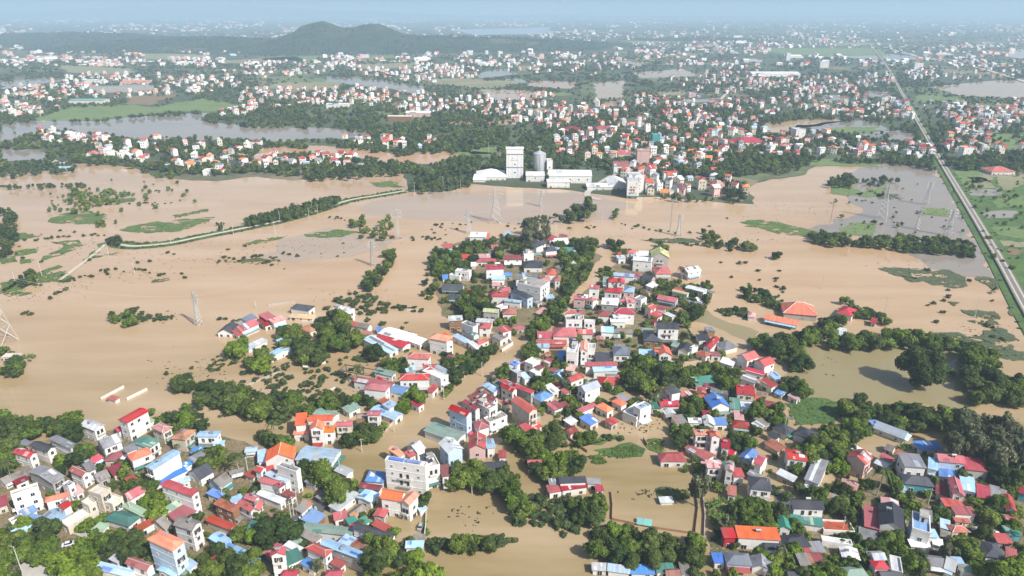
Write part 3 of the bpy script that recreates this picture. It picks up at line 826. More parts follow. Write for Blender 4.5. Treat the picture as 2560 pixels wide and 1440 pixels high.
# tree masses: kind d dark, g green, l lime, b banana, s shrub, t tall grey, p palm ; crown radius m ; how many ; outline of the crowns
WOODS = """
d 4.5 24 0,1030 60,1040 150,1050 190,1035 215,1060 190,1085 90,1075 0,1080
l 4.5 4 160,1045 212,1040 200,1080 165,1080
g 4.5 6 0,1095 50,1120 30,1145 0,1150
d 5 5 185,1120 235,1125 230,1155 190,1155
g 4.5 2 288,1155 312,1150 312,1180 290,1180
g 3.5 8 300,1192 400,1200 380,1228 310,1218
l 3.5 8 345,1240 425,1245 420,1285 355,1285
g 4.5 16 0,1340 60,1310 120,1320 130,1380 60,1390 0,1400
l 4.5 9 125,1370 240,1330 245,1370 200,1440 130,1440
d 4.5 12 230,1325 345,1335 350,1385 270,1385
l 3.5 2 0,1410 30,1410 25,1440 0,1440
g 4 5 165,1380 250,1380 250,1440 170,1440
g 3.5 10 485,1125 560,1120 560,1150 495,1165
g 3.5 12 370,1022 430,1035 500,1012 520,1060 440,1075 380,1050
l 4 3 450,1015 478,1015 475,1050 455,1050
b 3 8 40,880 95,890 40,930 20,920
g 4 9 0,875 60,880 40,930 0,942
d 5 42 490,962 560,955 640,978 700,988 760,1002 880,978 888,1000 800,1025 660,1038 560,1018 500,998
d 4 4 435,948 480,948 485,968 440,972
s 2.2 14 505,915 610,850 620,870 540,930
s 2.5 24 600,935 700,940 820,965 860,1000 790,1010 700,990
l 4.5 3 578,855 608,855 608,878 580,876
g 5 4 615,888 660,885 662,915 622,920
d 5 16 690,830 740,810 770,840 760,880 700,870
g 5.5 16 790,800 850,790 862,830 845,868 800,860
d 5 10 745,855 800,855 798,895 750,895
l 2.5 5 810,850 830,850 832,872 812,872
d 6.5 2 865,840 895,840 895,865 868,868
d 5 3 915,865 948,865 955,882 918,880
g 4 8 965,895 1010,893 1012,920 968,925
l 4.5 5 1003,985 1045,980 1045,1015 1005,1025
d 3 10 880,985 950,1000 1000,1035 960,1040
g 4.5 7 905,1060 955,1055 955,1075 900,1105
d 4.5 7 862,1065 905,1075 890,1110 868,1105
g 5 5 645,1085 710,1085 710,1108 660,1110
s 2.2 10 610,1000 700,1040 760,1045 700,1075
g 6 5 765,1165 830,1160 845,1180 775,1192
d 6 8 815,1195 880,1195 880,1235 825,1250
d 5 16 625,1280 720,1290 720,1340 690,1365 640,1350
l 3.5 4 600,1315 645,1310 640,1340 605,1340
d 4.5 8 510,1370 590,1370 580,1435 510,1430
d 5 5 590,1390 640,1380 635,1430 595,1435
d 5.5 12 880,1345 940,1345 985,1375 960,1430 900,1420
g 5.5 16 970,1395 1075,1385 1080,1440 920,1440
l 5 4 1010,1400 1070,1390 1070,1430 1020,1435
g 5 3 1055,1240 1092,1235 1088,1262 1058,1265
s 3 20 1070,1345 1130,1345 1250,1335 1290,1350 1260,1385 1210,1410 1170,1395 1080,1400
d 3.5 10 1120,1360 1200,1340 1260,1340 1240,1400 1150,1400
b 2.5 6 1060,1300 1085,1300 1085,1340 1060,1330
g 5 12 1100,1190 1150,1170 1200,1165 1195,1205 1120,1210
d 5 14 1105,1185 1200,1160 1240,1180 1230,1220
g 5.5 24 1200,1170 1285,1180 1290,1280 1245,1285 1225,1240
d 5 12 1230,1250 1310,1240 1320,1290 1250,1310
d 5 26 1262,1085 1320,1075 1400,1085 1398,1118 1330,1135 1275,1110
g 4 5 1442,1080 1488,1078 1480,1105 1442,1108
l 4 5 1370,1140 1420,1140 1415,1180 1375,1180
g 4.5 14 1300,1140 1440,1130 1465,1165 1440,1185 1350,1190
d 4 5 1410,1130 1440,1130 1440,1165 1412,1165
g 4.5 10 1430,1260 1505,1245 1512,1290 1450,1305
s 3 24 1330,1240 1440,1235 1480,1250 1440,1310 1330,1315 1290,1300
d 4 60 1465,1335 1550,1315 1620,1330 1760,1355 1768,1410 1700,1400 1600,1410 1500,1385
g 4 12 1480,1330 1560,1320 1600,1400 1640,1410 1720,1420 1780,1440 1740,1440 1560,1380
s 2.8 14 1345,1365 1450,1315 1425,1340 1375,1375 1345,1420 1332,1405
b 3 12 1655,1165 1715,1162 1712,1210 1662,1210
b 3 22 1775,1258 1850,1235 1870,1260 1830,1315 1780,1305
d 4.5 10 1870,1240 1955,1270 1945,1310 1860,1310
t 5 3 1700,1200 1755,1205 1750,1245 1705,1235
d 4.5 26 1085,865 1140,885 1190,875 1240,855 1248,872 1190,925 1130,935 1110,905
d 4.5 20 1235,905 1290,930 1250,958 1200,975 1160,1005 1150,985 1200,945
l 3.5 3 1258,880 1280,882 1278,900 1258,900
g 4.5 5 1305,862 1342,855 1345,890 1310,890
g 4 7 1335,945 1382,935 1390,960 1342,972
d 3.5 5 1375,890 1425,900 1415,925 1378,920
s 2.2 12 1400,1000 1500,990 1530,1010 1500,1060 1420,1050
d 5 60 1562,905 1640,895 1700,915 1790,905 1850,930 1840,965 1790,958 1700,960 1640,978 1565,955
g 4.5 12 1560,900 1640,895 1650,940 1600,960
g 4 9 1705,1000 1768,1005 1765,1035 1705,1030
d 4 6 1685,1065 1728,1075 1728,1105 1690,1100
d 4 6 1825,1085 1878,1085 1875,1118 1830,1115
d 4.5 14 1862,1025 1950,1005 1955,1048 1880,1058
g 4.5 7 1960,950 2020,950 2020,985 1965,985
g 3.5 14 1575,700 1620,705 1700,700 1700,730 1620,745
d 4 14 1710,705 1780,700 1770,750 1725,760
g 5 6 1690,745 1755,755 1750,790 1700,790
d 5 70 1395,595 1500,600 1500,640 1460,695 1420,735 1395,700 1425,660 1400,630
g 4.5 40 1395,740 1425,735 1400,790 1335,840 1300,855 1340,800
d 4.5 70 1075,630 1110,605 1180,605 1290,590 1335,605 1330,630 1250,635 1180,650 1160,695 1130,715 1090,680
g 4.5 12 1080,650 1150,640 1160,690 1100,690
d 5.5 20 1145,760 1155,722 1200,735 1228,760 1218,785 1165,795
t 7 5 1300,572 1340,555 1375,565 1378,590 1315,592
d 3.5 14 1062,655 1085,645 1100,700 1080,760 1055,740
d 4 24 900,695 940,672 960,635 980,612 988,650 960,680 938,715 902,712
g 4 18 870,545 980,545 978,570 960,595 905,598 872,570
s 3 34 840,745 900,725 960,755 1060,765 1060,780 960,780 870,785 810,775
d 4.5 7 1520,605 1555,598 1575,635 1545,630
g 4 5 1500,672 1530,668 1535,695 1505,695
d 4 7 1595,625 1650,605 1675,635 1665,655
d 6 34 2370,925 2470,915 2535,945 2535,978 2440,995 2385,970
d 6 14 2392,855 2430,855 2478,875 2485,900 2430,898
g 4.5 40 2075,845 2150,835 2250,825 2330,835 2398,852 2388,862 2250,858 2085,868
d 5 66 1990,835 2060,805 2108,795 2100,820 2040,850 1990,878 2028,900 1990,918 1930,880 1882,862 1885,845 1960,835
d 5 8 2525,960 2560,950 2560,1000 2535,1000
d 4.5 60 2105,1015 2160,990 2200,1015 2280,1005 2330,1015 2420,1030 2400,1060 2280,1065 2230,1050 2180,1060
g 4.5 40 2120,1060 2180,1060 2110,1145 2045,1135 2025,1105 2060,1065
t 5.5 42 2405,1040 2560,1060 2560,1150 2460,1148 2385,1110
d 4.5 24 2475,1155 2560,1150 2560,1205 2490,1198
g 4.5 14 1990,1110 2050,1120 2040,1150 1990,1140
d 4 18 2025,1235 2110,1205 2155,1235 2135,1285 2065,1262 2025,1252
l 4.5 3 2075,1130 2108,1130 2105,1175 2080,1175
g 3.5 10 2225,1200 2285,1240 2290,1270 2240,1250
d 3 10 2165,1350 2260,1335 2240,1360 2180,1365
g 3.5 12 2425,1250 2500,1255 2490,1300 2440,1290
g 4 26 1935,1395 2090,1385 2130,1415 2095,1440 1935,1440
g 4 5 2400,1345 2438,1340 2438,1378 2405,1375
d 4.5 2 2292,1395 2318,1395 2315,1425 2295,1425
l 5 8 2485,1410 2560,1385 2560,1440 2495,1440
s 2 10 2330,1320 2370,1330 2370,1390 2340,1390
b 2.5 12 2090,1300 2150,1330 2160,1350 2130,1370 2080,1340
d 4 16 1748,575 1790,575 1800,600 1868,602 1888,620 1830,622 1762,608
d 3.5 3 1925,637 1950,632 1950,642 1930,643
d 4.5 80 2015,585 2060,578 2130,595 2250,588 2400,595 2438,612 2430,638 2300,622 2150,608 2045,602
d 3.5 16 1832,725 1888,700 1938,742 1955,768 1890,750
s 3 10 1795,772 1860,772 1880,788 1805,785
d 3.5 12 2105,745 2185,772 2228,800 2165,798 2115,778
d 3.8 160 612,545 700,522 800,497 848,488 850,503 740,538 622,562
g 3.5 9 272,778 330,770 348,800 292,815
s 2 14 345,785 440,790 436,798 350,802
d 5 26 0,525 28,522 42,570 22,638 0,640
g 4.5 46 120,522 170,475 250,470 335,482 328,498 240,515 180,528
d 3.5 30 0,462 120,459 215,457 215,465 120,467 0,469
g 5 4 235,548 295,550 295,570 240,570
d 5 4 262,590 295,585 298,605 265,605
d 4.5 3 538,560 560,555 560,572 540,572
d 4.5 5 45,680 80,668 85,700 55,710
d 6 16 1412,510 1480,500 1498,530 1440,545 1405,535
d 4 10 1342,540 1390,535 1440,548 1400,555 1350,560
g 3 6 1530,525 1552,522 1542,548 1528,548
d 7 24 1792,405 1850,405 1866,470 1860,495 1830,490 1798,465
d 4 16 1640,482 1700,478 1750,492 1880,500 1880,510 1700,500 1640,492
d 5 110 1022,445 1130,405 1240,385 1285,425 1200,432 1152,468 1062,478 1022,470
d 5 80 740,435 880,422 940,405 1030,400 1010,428 900,440 780,445
g 4 10 392,432 450,428 450,442 392,440
d 4.5 60 0,405 60,400 190,400 185,425 100,432 0,440
d 5 60 110,375 220,370 350,395 400,410 385,432 300,412 200,408 120,400
d 5 80 350,340 500,340 640,350 660,385 560,395 420,375
d 5 50 700,385 830,385 1000,400 930,415 800,410 700,415
d 5 160 1290,330 1450,335 1560,350 1440,400 1330,400 1310,370
d 4.5 60 1880,395 1990,385 2060,395 1990,425 1960,440 1890,430
d 4.5 40 2080,440 2125,435 2150,450 2130,462 2070,460
d 4.5 20 2150,448 2230,440 2250,450 2190,462 2160,458
d 5 60 1160,300 1300,300 1480,300 1480,330 1180,345
d 5 60 500,300 620,312 930,320 1000,315 900,300 700,285 560,290
d 5 50 30,330 160,320 300,335 270,365 130,365
d 4.5 60 820,350 1000,350 1140,350 1150,372 1000,380 840,370
d 4.5 90 2100,395 2330,400 2340,420 2240,405 2120,400
d 4.5 50 1850,300 1960,310 2000,340 2200,350 2280,355 2200,330 2000,320
d 4.5 60 2340,300 2450,300 2560,330 2560,360 2400,350 2350,330
s 1.8 12 20,560 500,540 500,700 20,720
s 1.8 6 550,600 900,560 900,680 560,680
s 1.8 8 1560,540 1900,540 1900,640 1560,640
g 2.6 26 2000,440 2400,430 2420,600 2100,600
s 2.4 60 400,930 900,860 900,1040 500,1050
s 2.2 30 600,840 1060,780 1000,920 700,960
g 3 50 2400,440 2560,430 2560,700 2480,640
s 2.2 10 2240,640 2440,660 2540,860 2300,800
s 2 30 1050,560 1500,540 1500,590 1060,600
g 3 30 100,470 430,430 500,500 130,560
s 2.2 14 1780,640 1960,640 1960,760 1800,760
"""
# ------------------------------------------------------------------ the setting: flood, land, ponds, fields, hills
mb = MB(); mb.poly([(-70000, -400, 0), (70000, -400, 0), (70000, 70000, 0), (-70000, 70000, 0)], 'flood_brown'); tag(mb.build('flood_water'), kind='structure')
P = [at(*p)[:2] for p in pts_px('-500,440 0,436 130,426 190,408 330,416 400,442 540,452 640,442 730,452 900,437 1010,430 1020,480 1130,478 1160,458 1290,468 1460,482 1560,496 1640,494 1750,500 1880,510 1868,470 1920,447 1990,440 2050,418 2170,408 2340,412 2352,425 2440,560 2480,660 2580,800 2700,960 2900,1000')]
P = rough_edge(P, 14, 4)[:-60]
P += [(70000, 3000), (70000, 69900), (-70000, 69900), (-70000, 900)]
mb = MB(); mb.poly([(x, y, .3) for x, y in P], 'far_land'); o = mb.build('land'); tag(o, kind='structure')
import bmesh
bm = bmesh.new(); bm.from_mesh(o.data); bmesh.ops.triangulate(bm, faces=bm.faces[:])
for f in bm.faces:
    f.normal_update()
    if f.normal.z < 0: f.normal_flip()
bm.to_mesh(o.data); bm.free()
LAKES = """
clear_grey|0,308 85,302 240,303 330,292 520,282 508,300 560,310 640,316 720,316 800,320 930,330 905,350 780,346 700,356 600,346 500,352 440,348 340,352 290,340 250,344 110,332 0,355
clear_grey|0,365 100,375 132,386 118,402 0,402
channel_orange|560,388 650,368 800,366 930,372 990,388 1100,378 1172,384 1085,410 980,415 900,397 780,382 700,387 640,398
clear_grey|812,190 950,200 1050,215 1080,236 1040,236 960,222 820,206
clear_grey|1180,186 1270,171 1292,186 1200,196
clear_grey|1120,206 1300,196 1330,206 1200,216
channel_orange|1322,200 1440,205 1430,221 1330,216
flood_brown|1200,224 1330,226 1320,250 1220,250
flood_brown|1482,210 1558,202 1562,244 1492,246
flood_brown|1580,182 1700,172 1762,190 1600,196
flood_brown|1530,152 1622,156 1602,166
channel_orange|1205,301 1285,300 1290,312 1205,315
channel_orange|1120,303 1180,303 1185,312 1125,312
flood_brown|1908,310 2000,298 2080,295 2120,302 2060,312 1985,320 1975,333 1925,335
clear_grey|1990,312 2160,300 2230,322 2290,332 2282,360 2180,346 2080,331 1990,326
flood_brown|2322,216 2560,196 2700,200 2700,248 2560,246 2400,240
flood_brown|2480,136 2560,122 2700,110 2700,150 2560,146
clear_grey|2060,236 2130,241 2120,252 2060,250
clear_grey|2160,228 2230,230 2230,242 2170,244
clear_grey|0,206 130,192 160,201 0,226
clear_grey|1130,74 1380,68 1380,84 1180,88
clear_grey|2040,140 2220,135 2400,150 2220,150
clear_grey|2430,476 2492,474 2502,490 2430,490
clear_grey|2458,531 2530,526 2532,545 2468,546
channel_orange|1500,258 1540,252 1545,265 1510,268
clear_grey|1700,250 1800,245 1810,255 1720,258
"""
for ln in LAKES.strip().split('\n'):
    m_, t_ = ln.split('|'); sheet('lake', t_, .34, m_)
sheet('lake', '2130,420 2250,412 2345,414 2440,590 2480,700 2380,690 2200,600 2000,578 2150,530 2100,470', .02, 'clear_grey', step=9, amp=4)
sheet('pond', '2005,858 2080,872 2250,862 2380,862 2420,900 2440,960 2500,1010 2420,1035 2300,1010 2200,1015 2100,1010 2020,990 1950,940', .02, 'pond_olive')
sheet('pond', '1640,770 1740,760 1800,800 1900,830 1880,860 1760,810 1700,800', .02, 'pond_olive')
sheet('pond', '900,520 960,500 1120,475 1240,490 1420,485 1560,510 1540,560 1300,560 1180,560 1060,550 940,530', .02, 'lilac_silt', step=8, amp=5)
sheet('pond', '700,600 820,570 930,590 990,600 880,640 740,655 650,640', .02, 'lilac_silt', step=8, amp=5)
# dry ground of the lower-left quarter, its road, yards and paths
sheet('ground', '0,1120 60,1108 200,1085 330,1065 520,1080 640,1120 640,1180 740,1200 760,1240 700,1330 720,1440 -60,1500 -120,1300', .12, 'garden_earth', step=4, amp=1)
sheet('ground', '1760,1340 1900,1330 2140,1250 2160,1180 2300,1130 2560,1150 2640,1300 2700,1480 2000,1480 1780,1400', .1, 'garden_earth', step=4, amp=1)
sheet('ground', '1300,640 1380,600 1500,640 1400,760 1300,850 1100,790 1090,700 1110,620 1200,590', .1, 'garden_earth', step=4, amp=1)
sheet('ground', '1430,760 1560,640 1700,700 1760,760 1700,820 1800,870 1760,900 1560,900 1420,900', .1, 'garden_earth', step=4, amp=1)
ribbon('road', '860,1235 790,1270 720,1330 640,1410 560,1500', 9, .17, 'asphalt')
ribbon('path', '330,1440 300,1400 240,1350 180,1300 240,1230', 3, .17, 'yard_concrete')
ribbon('path', '640,1440 560,1380 560,1330 640,1260 740,1220', 4, .17, 'yard_concrete')
sheet('yard', '30,1420 60,1392 120,1388 135,1440 30,1470', .18, 'yard_concrete', step=0)
sheet('yard', '170,1330 260,1290 300,1300 210,1345', .18, 'yard_concrete', step=0)
sheet('yard', '1938,1225 1985,1230 1985,1290 1935,1285', .18, 'asphalt', step=0)
ribbon('lane', '2155,1290 2165,1340 2170,1390 2190,1440', 4, .17, 'asphalt')
ribbon('bank_path', '150,700 230,640 270,605', 3, .25, 'path_concrete')
GREENS = """
weeds|120,550 180,530 270,535 262,562 130,558
weeds|300,576 380,556 520,545 526,555 450,580 330,583
weeds|110,606 195,600 202,618 150,640 100,655 110,640 160,615
weeds|35,628 100,618 92,633 40,640
weeds|0,648 32,641 44,653 5,660
weeds|48,650 88,647 80,656 52,660
weeds|88,688 165,676 175,695 170,702 100,706
weeds|0,706 50,698 60,722 0,735
weeds|10,735 40,728 80,733 60,740 20,742
field_bright|80,296 180,266 330,262 380,270 500,246 610,264 540,281 430,281 340,290 250,299 100,302
field_bright|1162,376 1250,360 1240,383 1180,387
field_bright|1130,382 1200,378 1270,392 1200,394
mats_dark|2205,668 2300,672 2370,676 2420,694 2402,716 2332,714 2302,700 2222,686
field_bright|2305,520 2374,522 2372,540 2305,538
mats_dark|2402,776 2490,780 2504,800 2452,797 2420,790
mats_dark|2420,804 2480,800 2500,812 2450,812
mats_dark|2420,842 2500,820 2550,852 2480,862
mats_dark|2332,836 2380,826 2440,850 2530,862 2562,900 2482,892 2402,870
mats_dark|2442,690 2500,700 2492,730 2472,738 2476,716 2444,704
mats_dark|2370,755 2395,756 2392,766 2374,765
mats_dark|2480,870 2560,880 2560,890 2490,888
weeds|1966,1012 2030,996 2122,1012 2082,1060 1986,1065
weeds|1492,1132 1530,1117 1572,1114 1603,1122 1602,1138 1560,1145 1520,1142
weeds|1473,1142 1500,1136 1518,1155 1500,1163 1478,1158
weeds|1850,556 1900,550 2050,580 2112,592 2102,606 1950,581 1862,566
field_bright|2066,462 2130,466 2150,488 2092,486
field_bright|2168,470 2230,470 2202,494 2150,492
field_bright|2122,556 2190,560 2182,592 2112,582
mats_dark|2180,482 2250,486 2260,500 2200,498
weeds|922,456 980,452 1012,470 942,468
field_tan|540,152 740,141 762,151 560,159
field_tan|700,206 862,206 832,223 622,222
field_tan|150,162 340,172 330,185 160,182
field_tan|340,130 520,138 500,150 360,148
field_bright|640,142 800,140 780,152 660,153
field_tan|880,160 1040,157 1030,172 900,172
field_bright|2282,241 2402,241 2420,255 2302,251
field_bright|2462,331 2562,331 2562,380 2472,371
field_bright|1900,120 2200,122 2220,140 1950,138
field_bright|2062,320 2200,316 2172,334 2082,331
field_bright|2012,396 2200,401 2182,414 2022,414
field_tan|1080,197 1180,196 1320,207 1200,221 1090,208
field_bright|2366,428 2450,424 2470,450 2400,462 2380,445
field_tan|2420,445 2470,440 2490,470 2430,465
field_tan|2490,600 2560,605 2560,620 2500,615
field_bright|2480,650 2560,700 2560,740 2510,690
weeds|2400,470 2560,430 2640,450 2700,700 2560,700 2500,640 2440,540
field_bright|2470,500 2560,490 2560,520 2500,522
field_bright|2460,560 2560,570 2560,600 2490,590
field_tan|2490,440 2560,436 2560,470 2500,475
earth_bank|2520,622 2552,620 2552,638 2518,636
weeds|600,612 640,600 720,588 700,600 640,612
weeds|0,735 40,715 90,690 150,668 152,664 90,684 30,712 0,728
weeds|205,655 240,625 262,606 268,608 245,632 212,660
weeds|230,641 300,630 302,634 232,646
weeds|0,590 60,582 110,590 60,598 0,600
weeds|250,500 330,495 335,503 260,508
weeds|430,538 520,522 526,528 440,546
mats_dark|560,655 640,645 700,650 640,662
mats_dark|380,700 420,695 425,702 385,706
mats_dark|1600,600 1700,596 1760,604 1640,607
mats_dark|1200,598 1290,594 1300,600 1210,604
weeds|760,588 850,575 900,580 820,592
mats_dark|2250,690 2300,700 2280,706
mats_dark|2520,770 2560,780 2560,800 2530,790
mats_dark|1480,1015 1540,1000 1560,1020 1500,1035
weeds|1330,1098 1440,1112 1500,1092 1560,1090 1500,1108 1430,1122 1340,1110
mats_dark|1640,1225 1700,1222 1740,1240 1700,1250 1650,1245
weeds|1620,1100 1660,1100 1655,1130 1625,1125
field_tan|1560,102 1690,99 1715,106 1580,109
field_bright|1400,118 1520,116 1530,123 1420,125
field_tan|1080,122 1190,120 1200,127 1100,129
field_bright|900,140 980,138 990,146 910,147
field_bright|60,120 160,117 170,124 80,127
field_tan|20,232 60,228 70,236 20,240
field_bright|1330,232 1420,230 1430,238 1350,240
field_tan|1640,232 1700,228 1710,238 1650,240
field_bright|2000,262 2080,258 2090,268 2010,270
field_bright|2420,262 2520,258 2540,268 2440,272
field_tan|1300,272 1380,270 1390,280 1310,282
field_tan|2060,108 2180,106 2190,112 2080,114
earth_bank|320,240 400,240 450,235 380,262 320,260
"""
for ln in GREENS.strip().split('\n'):
    m_, t_ = ln.split('|'); z_ = .44 if float(t_.split(' ')[0].split(',')[1]) < 445 or float(t_.split(' ')[0].split(',')[0]) > 2360 else .24
    if 'weeds|2400,470' in ln: z_ = .315
    if m_ == 'earth_bank': z_ += .05
    if m_ == 'weeds' and z_ == .24 and '1966,1012' not in ln and '1492,1132' not in ln and '1473,1142' not in ln: m_ = 'weeds_patchy'
    k_ = 'structure' if m_ not in ('weeds', 'weeds_patchy', 'mats_dark') else 'stuff'
    o = sheet('field' if k_ == 'structure' else 'floating_weeds' if m_ == 'mats_dark' else 'grass', t_, z_, m_, kind=k_, step=3.2, amp=1.8)
    if k_ == 'stuff': tag(o, 'green weeds and grass standing in the flood water', 'weeds')
# causeway road with its levee
CW = '292,611 340,616 420,609 490,595 560,581 640,565 700,553 780,531 870,502 945,489 1010,478'
ribbon('levee', CW, 17, .3, 'weeds'); ribbon('road', CW, 4.2, .42, 'path_concrete')
# railway on its embankment
RW = '2176,112 2205,150 2232,190 2252,230 2272,262 2292,300 2312,335 2332,370 2350,402 2402,488 2450,568 2502,658 2560,765 2640,905 2720,1060'
ribbon('embankment', RW, 19, .5, 'weeds', off=0); ribbon('embankment_top', RW, 7.6, 1.6, 'ballast', thick=1.1)
for off in (-2.0, 2.0):
    ribbon('track_bed', RW, 1.25, 1.66, 'yard_concrete', off)
ribbon('motorway', '2225,112 2228,122 2260,134 2320,148 2400,160 2480,180 2560,205 2700,250', 14, 2, 'path_concrete', thick=2)
ribbon('motorway_branch', '2270,112 2250,120 2256,128 2290,140', 12, 2.1, 'path_concrete', thick=2)
ribbon('street', '1500,500 1470,480 1560,420 1640,360 1720,300 1800,250 1840,200', 7, .4, 'yard_concrete')

# wooded hills: one height field
def hill_h(X, Y):
    h = 0
    for cx, cy, sx, sy, a in ((-1015, 3950, 130, 300, 76), (-1180, 3900, 480, 300, 40), (-770, 4000, 95, 280, 56), (-1090, 3900, 90, 200, 18), (-690, 3950, 80, 200, 20), (-560, 4000, 300, 300, 38), (-1750, 4200, 480, 350, 40), (-2500, 4700, 500, 350, 36), (-2100, 3900, 350, 250, 18),
                              (-3300, 5200, 700, 500, 52), (-180, 4100, 380, 300, 34), (250, 4400, 380, 260, 30), (60, 4000, 300, 200, 18), (1300, 5200, 500, 300, 16)):
        h += a * math.exp(-((X - cx) / sx) ** 2 * .7 - ((Y - cy) / sy) ** 2 * .7)
    return h
nx, ny = 150, 60; vs = []; fs = []
from mathutils import noise as mn
for j in range(ny + 1):
    for i in range(nx + 1):
        X = -4800 + 7200 * i / nx; Y = 3150 + 2950 * j / ny; h = hill_h(X, Y)
        h = max(0, h - 6) * (1 + .22 * mn.noise(Vector((X * .008, Y * .008, 0))) + .1 * mn.noise(Vector((X * .03, Y * .03, 3))) * 2); vs.append((X, Y, h + .1 if h > .5 else -2))
for j in range(ny):
    for i in range(nx):
        a = j * (nx + 1) + i; fs.append((a, a + 1, a + nx + 2, a + nx + 1))
me = bpy.data.meshes.new('hills'); me.from_pydata(vs, [], fs); me.materials.append(MATS['hill_wood']); tag(link('hills', me), kind='structure')
vs = []; fs = []
for j in range(9):
    for i in range(121):
        X = -26000 + 40000 * i / 120; t = j / 8
        h = 330 * math.exp(-((X + 9500) / 5200) ** 2) * (1 + .3 * mn.noise(Vector((X * .0006, 1, 0)))) + 60 * (1 + mn.noise(Vector((X * .0004, 5, 0))))
        vs.append((X, 21000 + 3500 * t, max(-3, h * math.sin(math.pi * t) * (1 + .15 * mn.noise(Vector((X * .002, t * 3, 9)))) - 2)))
for j in range(8):
    for i in range(120): a = j * 121 + i; fs.append((a, a + 1, a + 122, a + 121))
me = bpy.data.meshes.new('mountains'); me.from_pydata(vs, [], fs); me.materials.append(MATS['hill_wood']); tag(link('mountains', me), kind='structure')

# ------------------------------------------------------------------ naming things by what stands near them
LANDMARKS = []                                   # (px x, px y, phrase)
def mark(x, y, phrase): LANDMARKS.append((x, y, phrase))
for a in ((2290, 925, 'the lone banyan tree'), (493, 775, 'the lone midwater pylon'), (1240, 515, 'the largest steel pylon'), (600, 572, 'the causeway road'), (2450, 575, 'the railway embankment'),
          (1287, 405, 'the white factory tower'), (1350, 405, 'the steel grain silo'), (1565, 1130, 'the oval weed patch'), (310, 792, 'the bushy islet'), (730, 520, 'the tree plantation'),
          (2040, 1035, 'the green weed field'), (5, 800, 'the cut-off pylon'), (1500, 610, 'the flooded avenue'), (2220, 690, 'the floating weed mats'), (1640, 1310, 'the walled yard'), (2210, 510, 'the railway-side pylons'), (760, 1290, 'the dry street')): mark(*a)
RANKS = 'nearest|second|third|fourth|fifth|sixth|seventh|eighth|ninth|tenth|eleventh|twelfth|thirteenth|fourteenth|fifteenth|sixteenth|seventeenth|eighteenth|nineteenth|twentieth'.split('|')
RANKS += [a + '-' + b for a in ('twenty', 'thirty', 'forty', 'fifty', 'sixty') for b in ('first', 'second', 'third', 'fourth', 'fifth', 'sixth', 'seventh', 'eighth', 'ninth')]
TO_NAME = []                                     # (object, px x, px y, short description)
def name_all():
    cells = {}
    for o, x, y, desc in TO_NAME:
        best = min(LANDMARKS, key=lambda l: ((l[0] - x)) ** 2 + ((l[1] - y) * 1.6) ** 2)
        dx, dy = x - best[0], (y - best[1]) * 1.6
        d = ('right of' if dx > 0 else 'left of') if abs(dx) > abs(dy) else ('in front of' if dy > 0 else 'behind')
        cells.setdefault((desc, d, best[2]), []).append((math.hypot(dx, dy), o))
    for (desc, d, lm), lst in cells.items():
        lst.sort(key=lambda t: t[0])
        for i, (_, o) in enumerate(lst): o['label'] = f'{desc}, {RANKS[i]} {d} {lm}'

# ------------------------------------------------------------------ buildings
RC = dict(r='crimson', d='dark red', q='brick-red', o='orange', k='charcoal', n='slate-blue', y='grey', Y='blue-grey', b='pale blue', B='bright blue', w='white', W='pale grey', g='teal', G='pale green', e='grey-green', a='old cement',
          x='rusty', p='pink', c='cream', C='cream', l='lime', T='turquoise', D='maroon', O='ochre', f='grey')
WC = dict(w='white', c='cream', y='grey', b='blue', p='pink', r='red', k='brick', g='green', t='teal', d='maroon')
ROOFS = dict(g='gabled', G='gabled', h='hipped', m='low-pitched', M='low-pitched', s='sloping', f='flat', T='hipped')
FOOT = []                                        # footprints already taken: centre, half sizes, direction
_win = {}
def window_mesh(w, h, fr):
    k = (w, h, fr)
    if k not in _win:
        mb = MB(); t = .1
        mb.box(-w / 2, w / 2, -.03, .06, -h / 2, h / 2, 'glass_dark')
        for a in ((-w / 2 - t, -w / 2, -h / 2 - t, h / 2 + t), (w / 2, w / 2 + t, -h / 2 - t, h / 2 + t), (-w / 2, w / 2, -h / 2 - t, -h / 2), (-w / 2, w / 2, h / 2, h / 2 + t), (-.04, .04, -h / 2, h / 2)):
            mb.box(a[0], a[1], -.09, .05, a[2], a[3], fr)
        _win[k] = mb.mesh('window')
    return _win[k]
def place_window(root, L0, wall, pos, z, w=1.3, h=1.5, fr='frame_white', name='window'):
    """wall: 0 front (y=0), 1 left (x=0), 2 right (x=W), 3 back"""
    Wd, D = L0
    o = link(name, window_mesh(w, h, fr), root)
    if wall == 0: o.location = (pos, -.02, z)
    elif wall == 1: o.location = (-.02, pos, z); o.rotation_euler = (0, 0, -math.pi / 2)
    elif wall == 2: o.location = (Wd + .02, pos, z); o.rotation_euler = (0, 0, math.pi / 2)
    return o
def slope_patch(mb, Q, keys):
    a, b, c, d = [Vector(q) for q in Q]
    if (b - a).length < 4 or (d - a).length < 1.5: return
    for _ in range(random.choice((0, 0, 1, 1, 2))):
        w = random.uniform(.08, .3); s = random.uniform(.03, .95 - w); t0, t1 = random.choice(((.04, .96), (.04, .5), (.45, .96)))
        f = lambda s_, t_: a.lerp(b, s_).lerp(d.lerp(c, s_), t_) + Vector((0, 0, .035))
        mb.poly([f(s, t0), f(s + w, t0), f(s + w, t1), f(s, t1)], random.choice(keys))
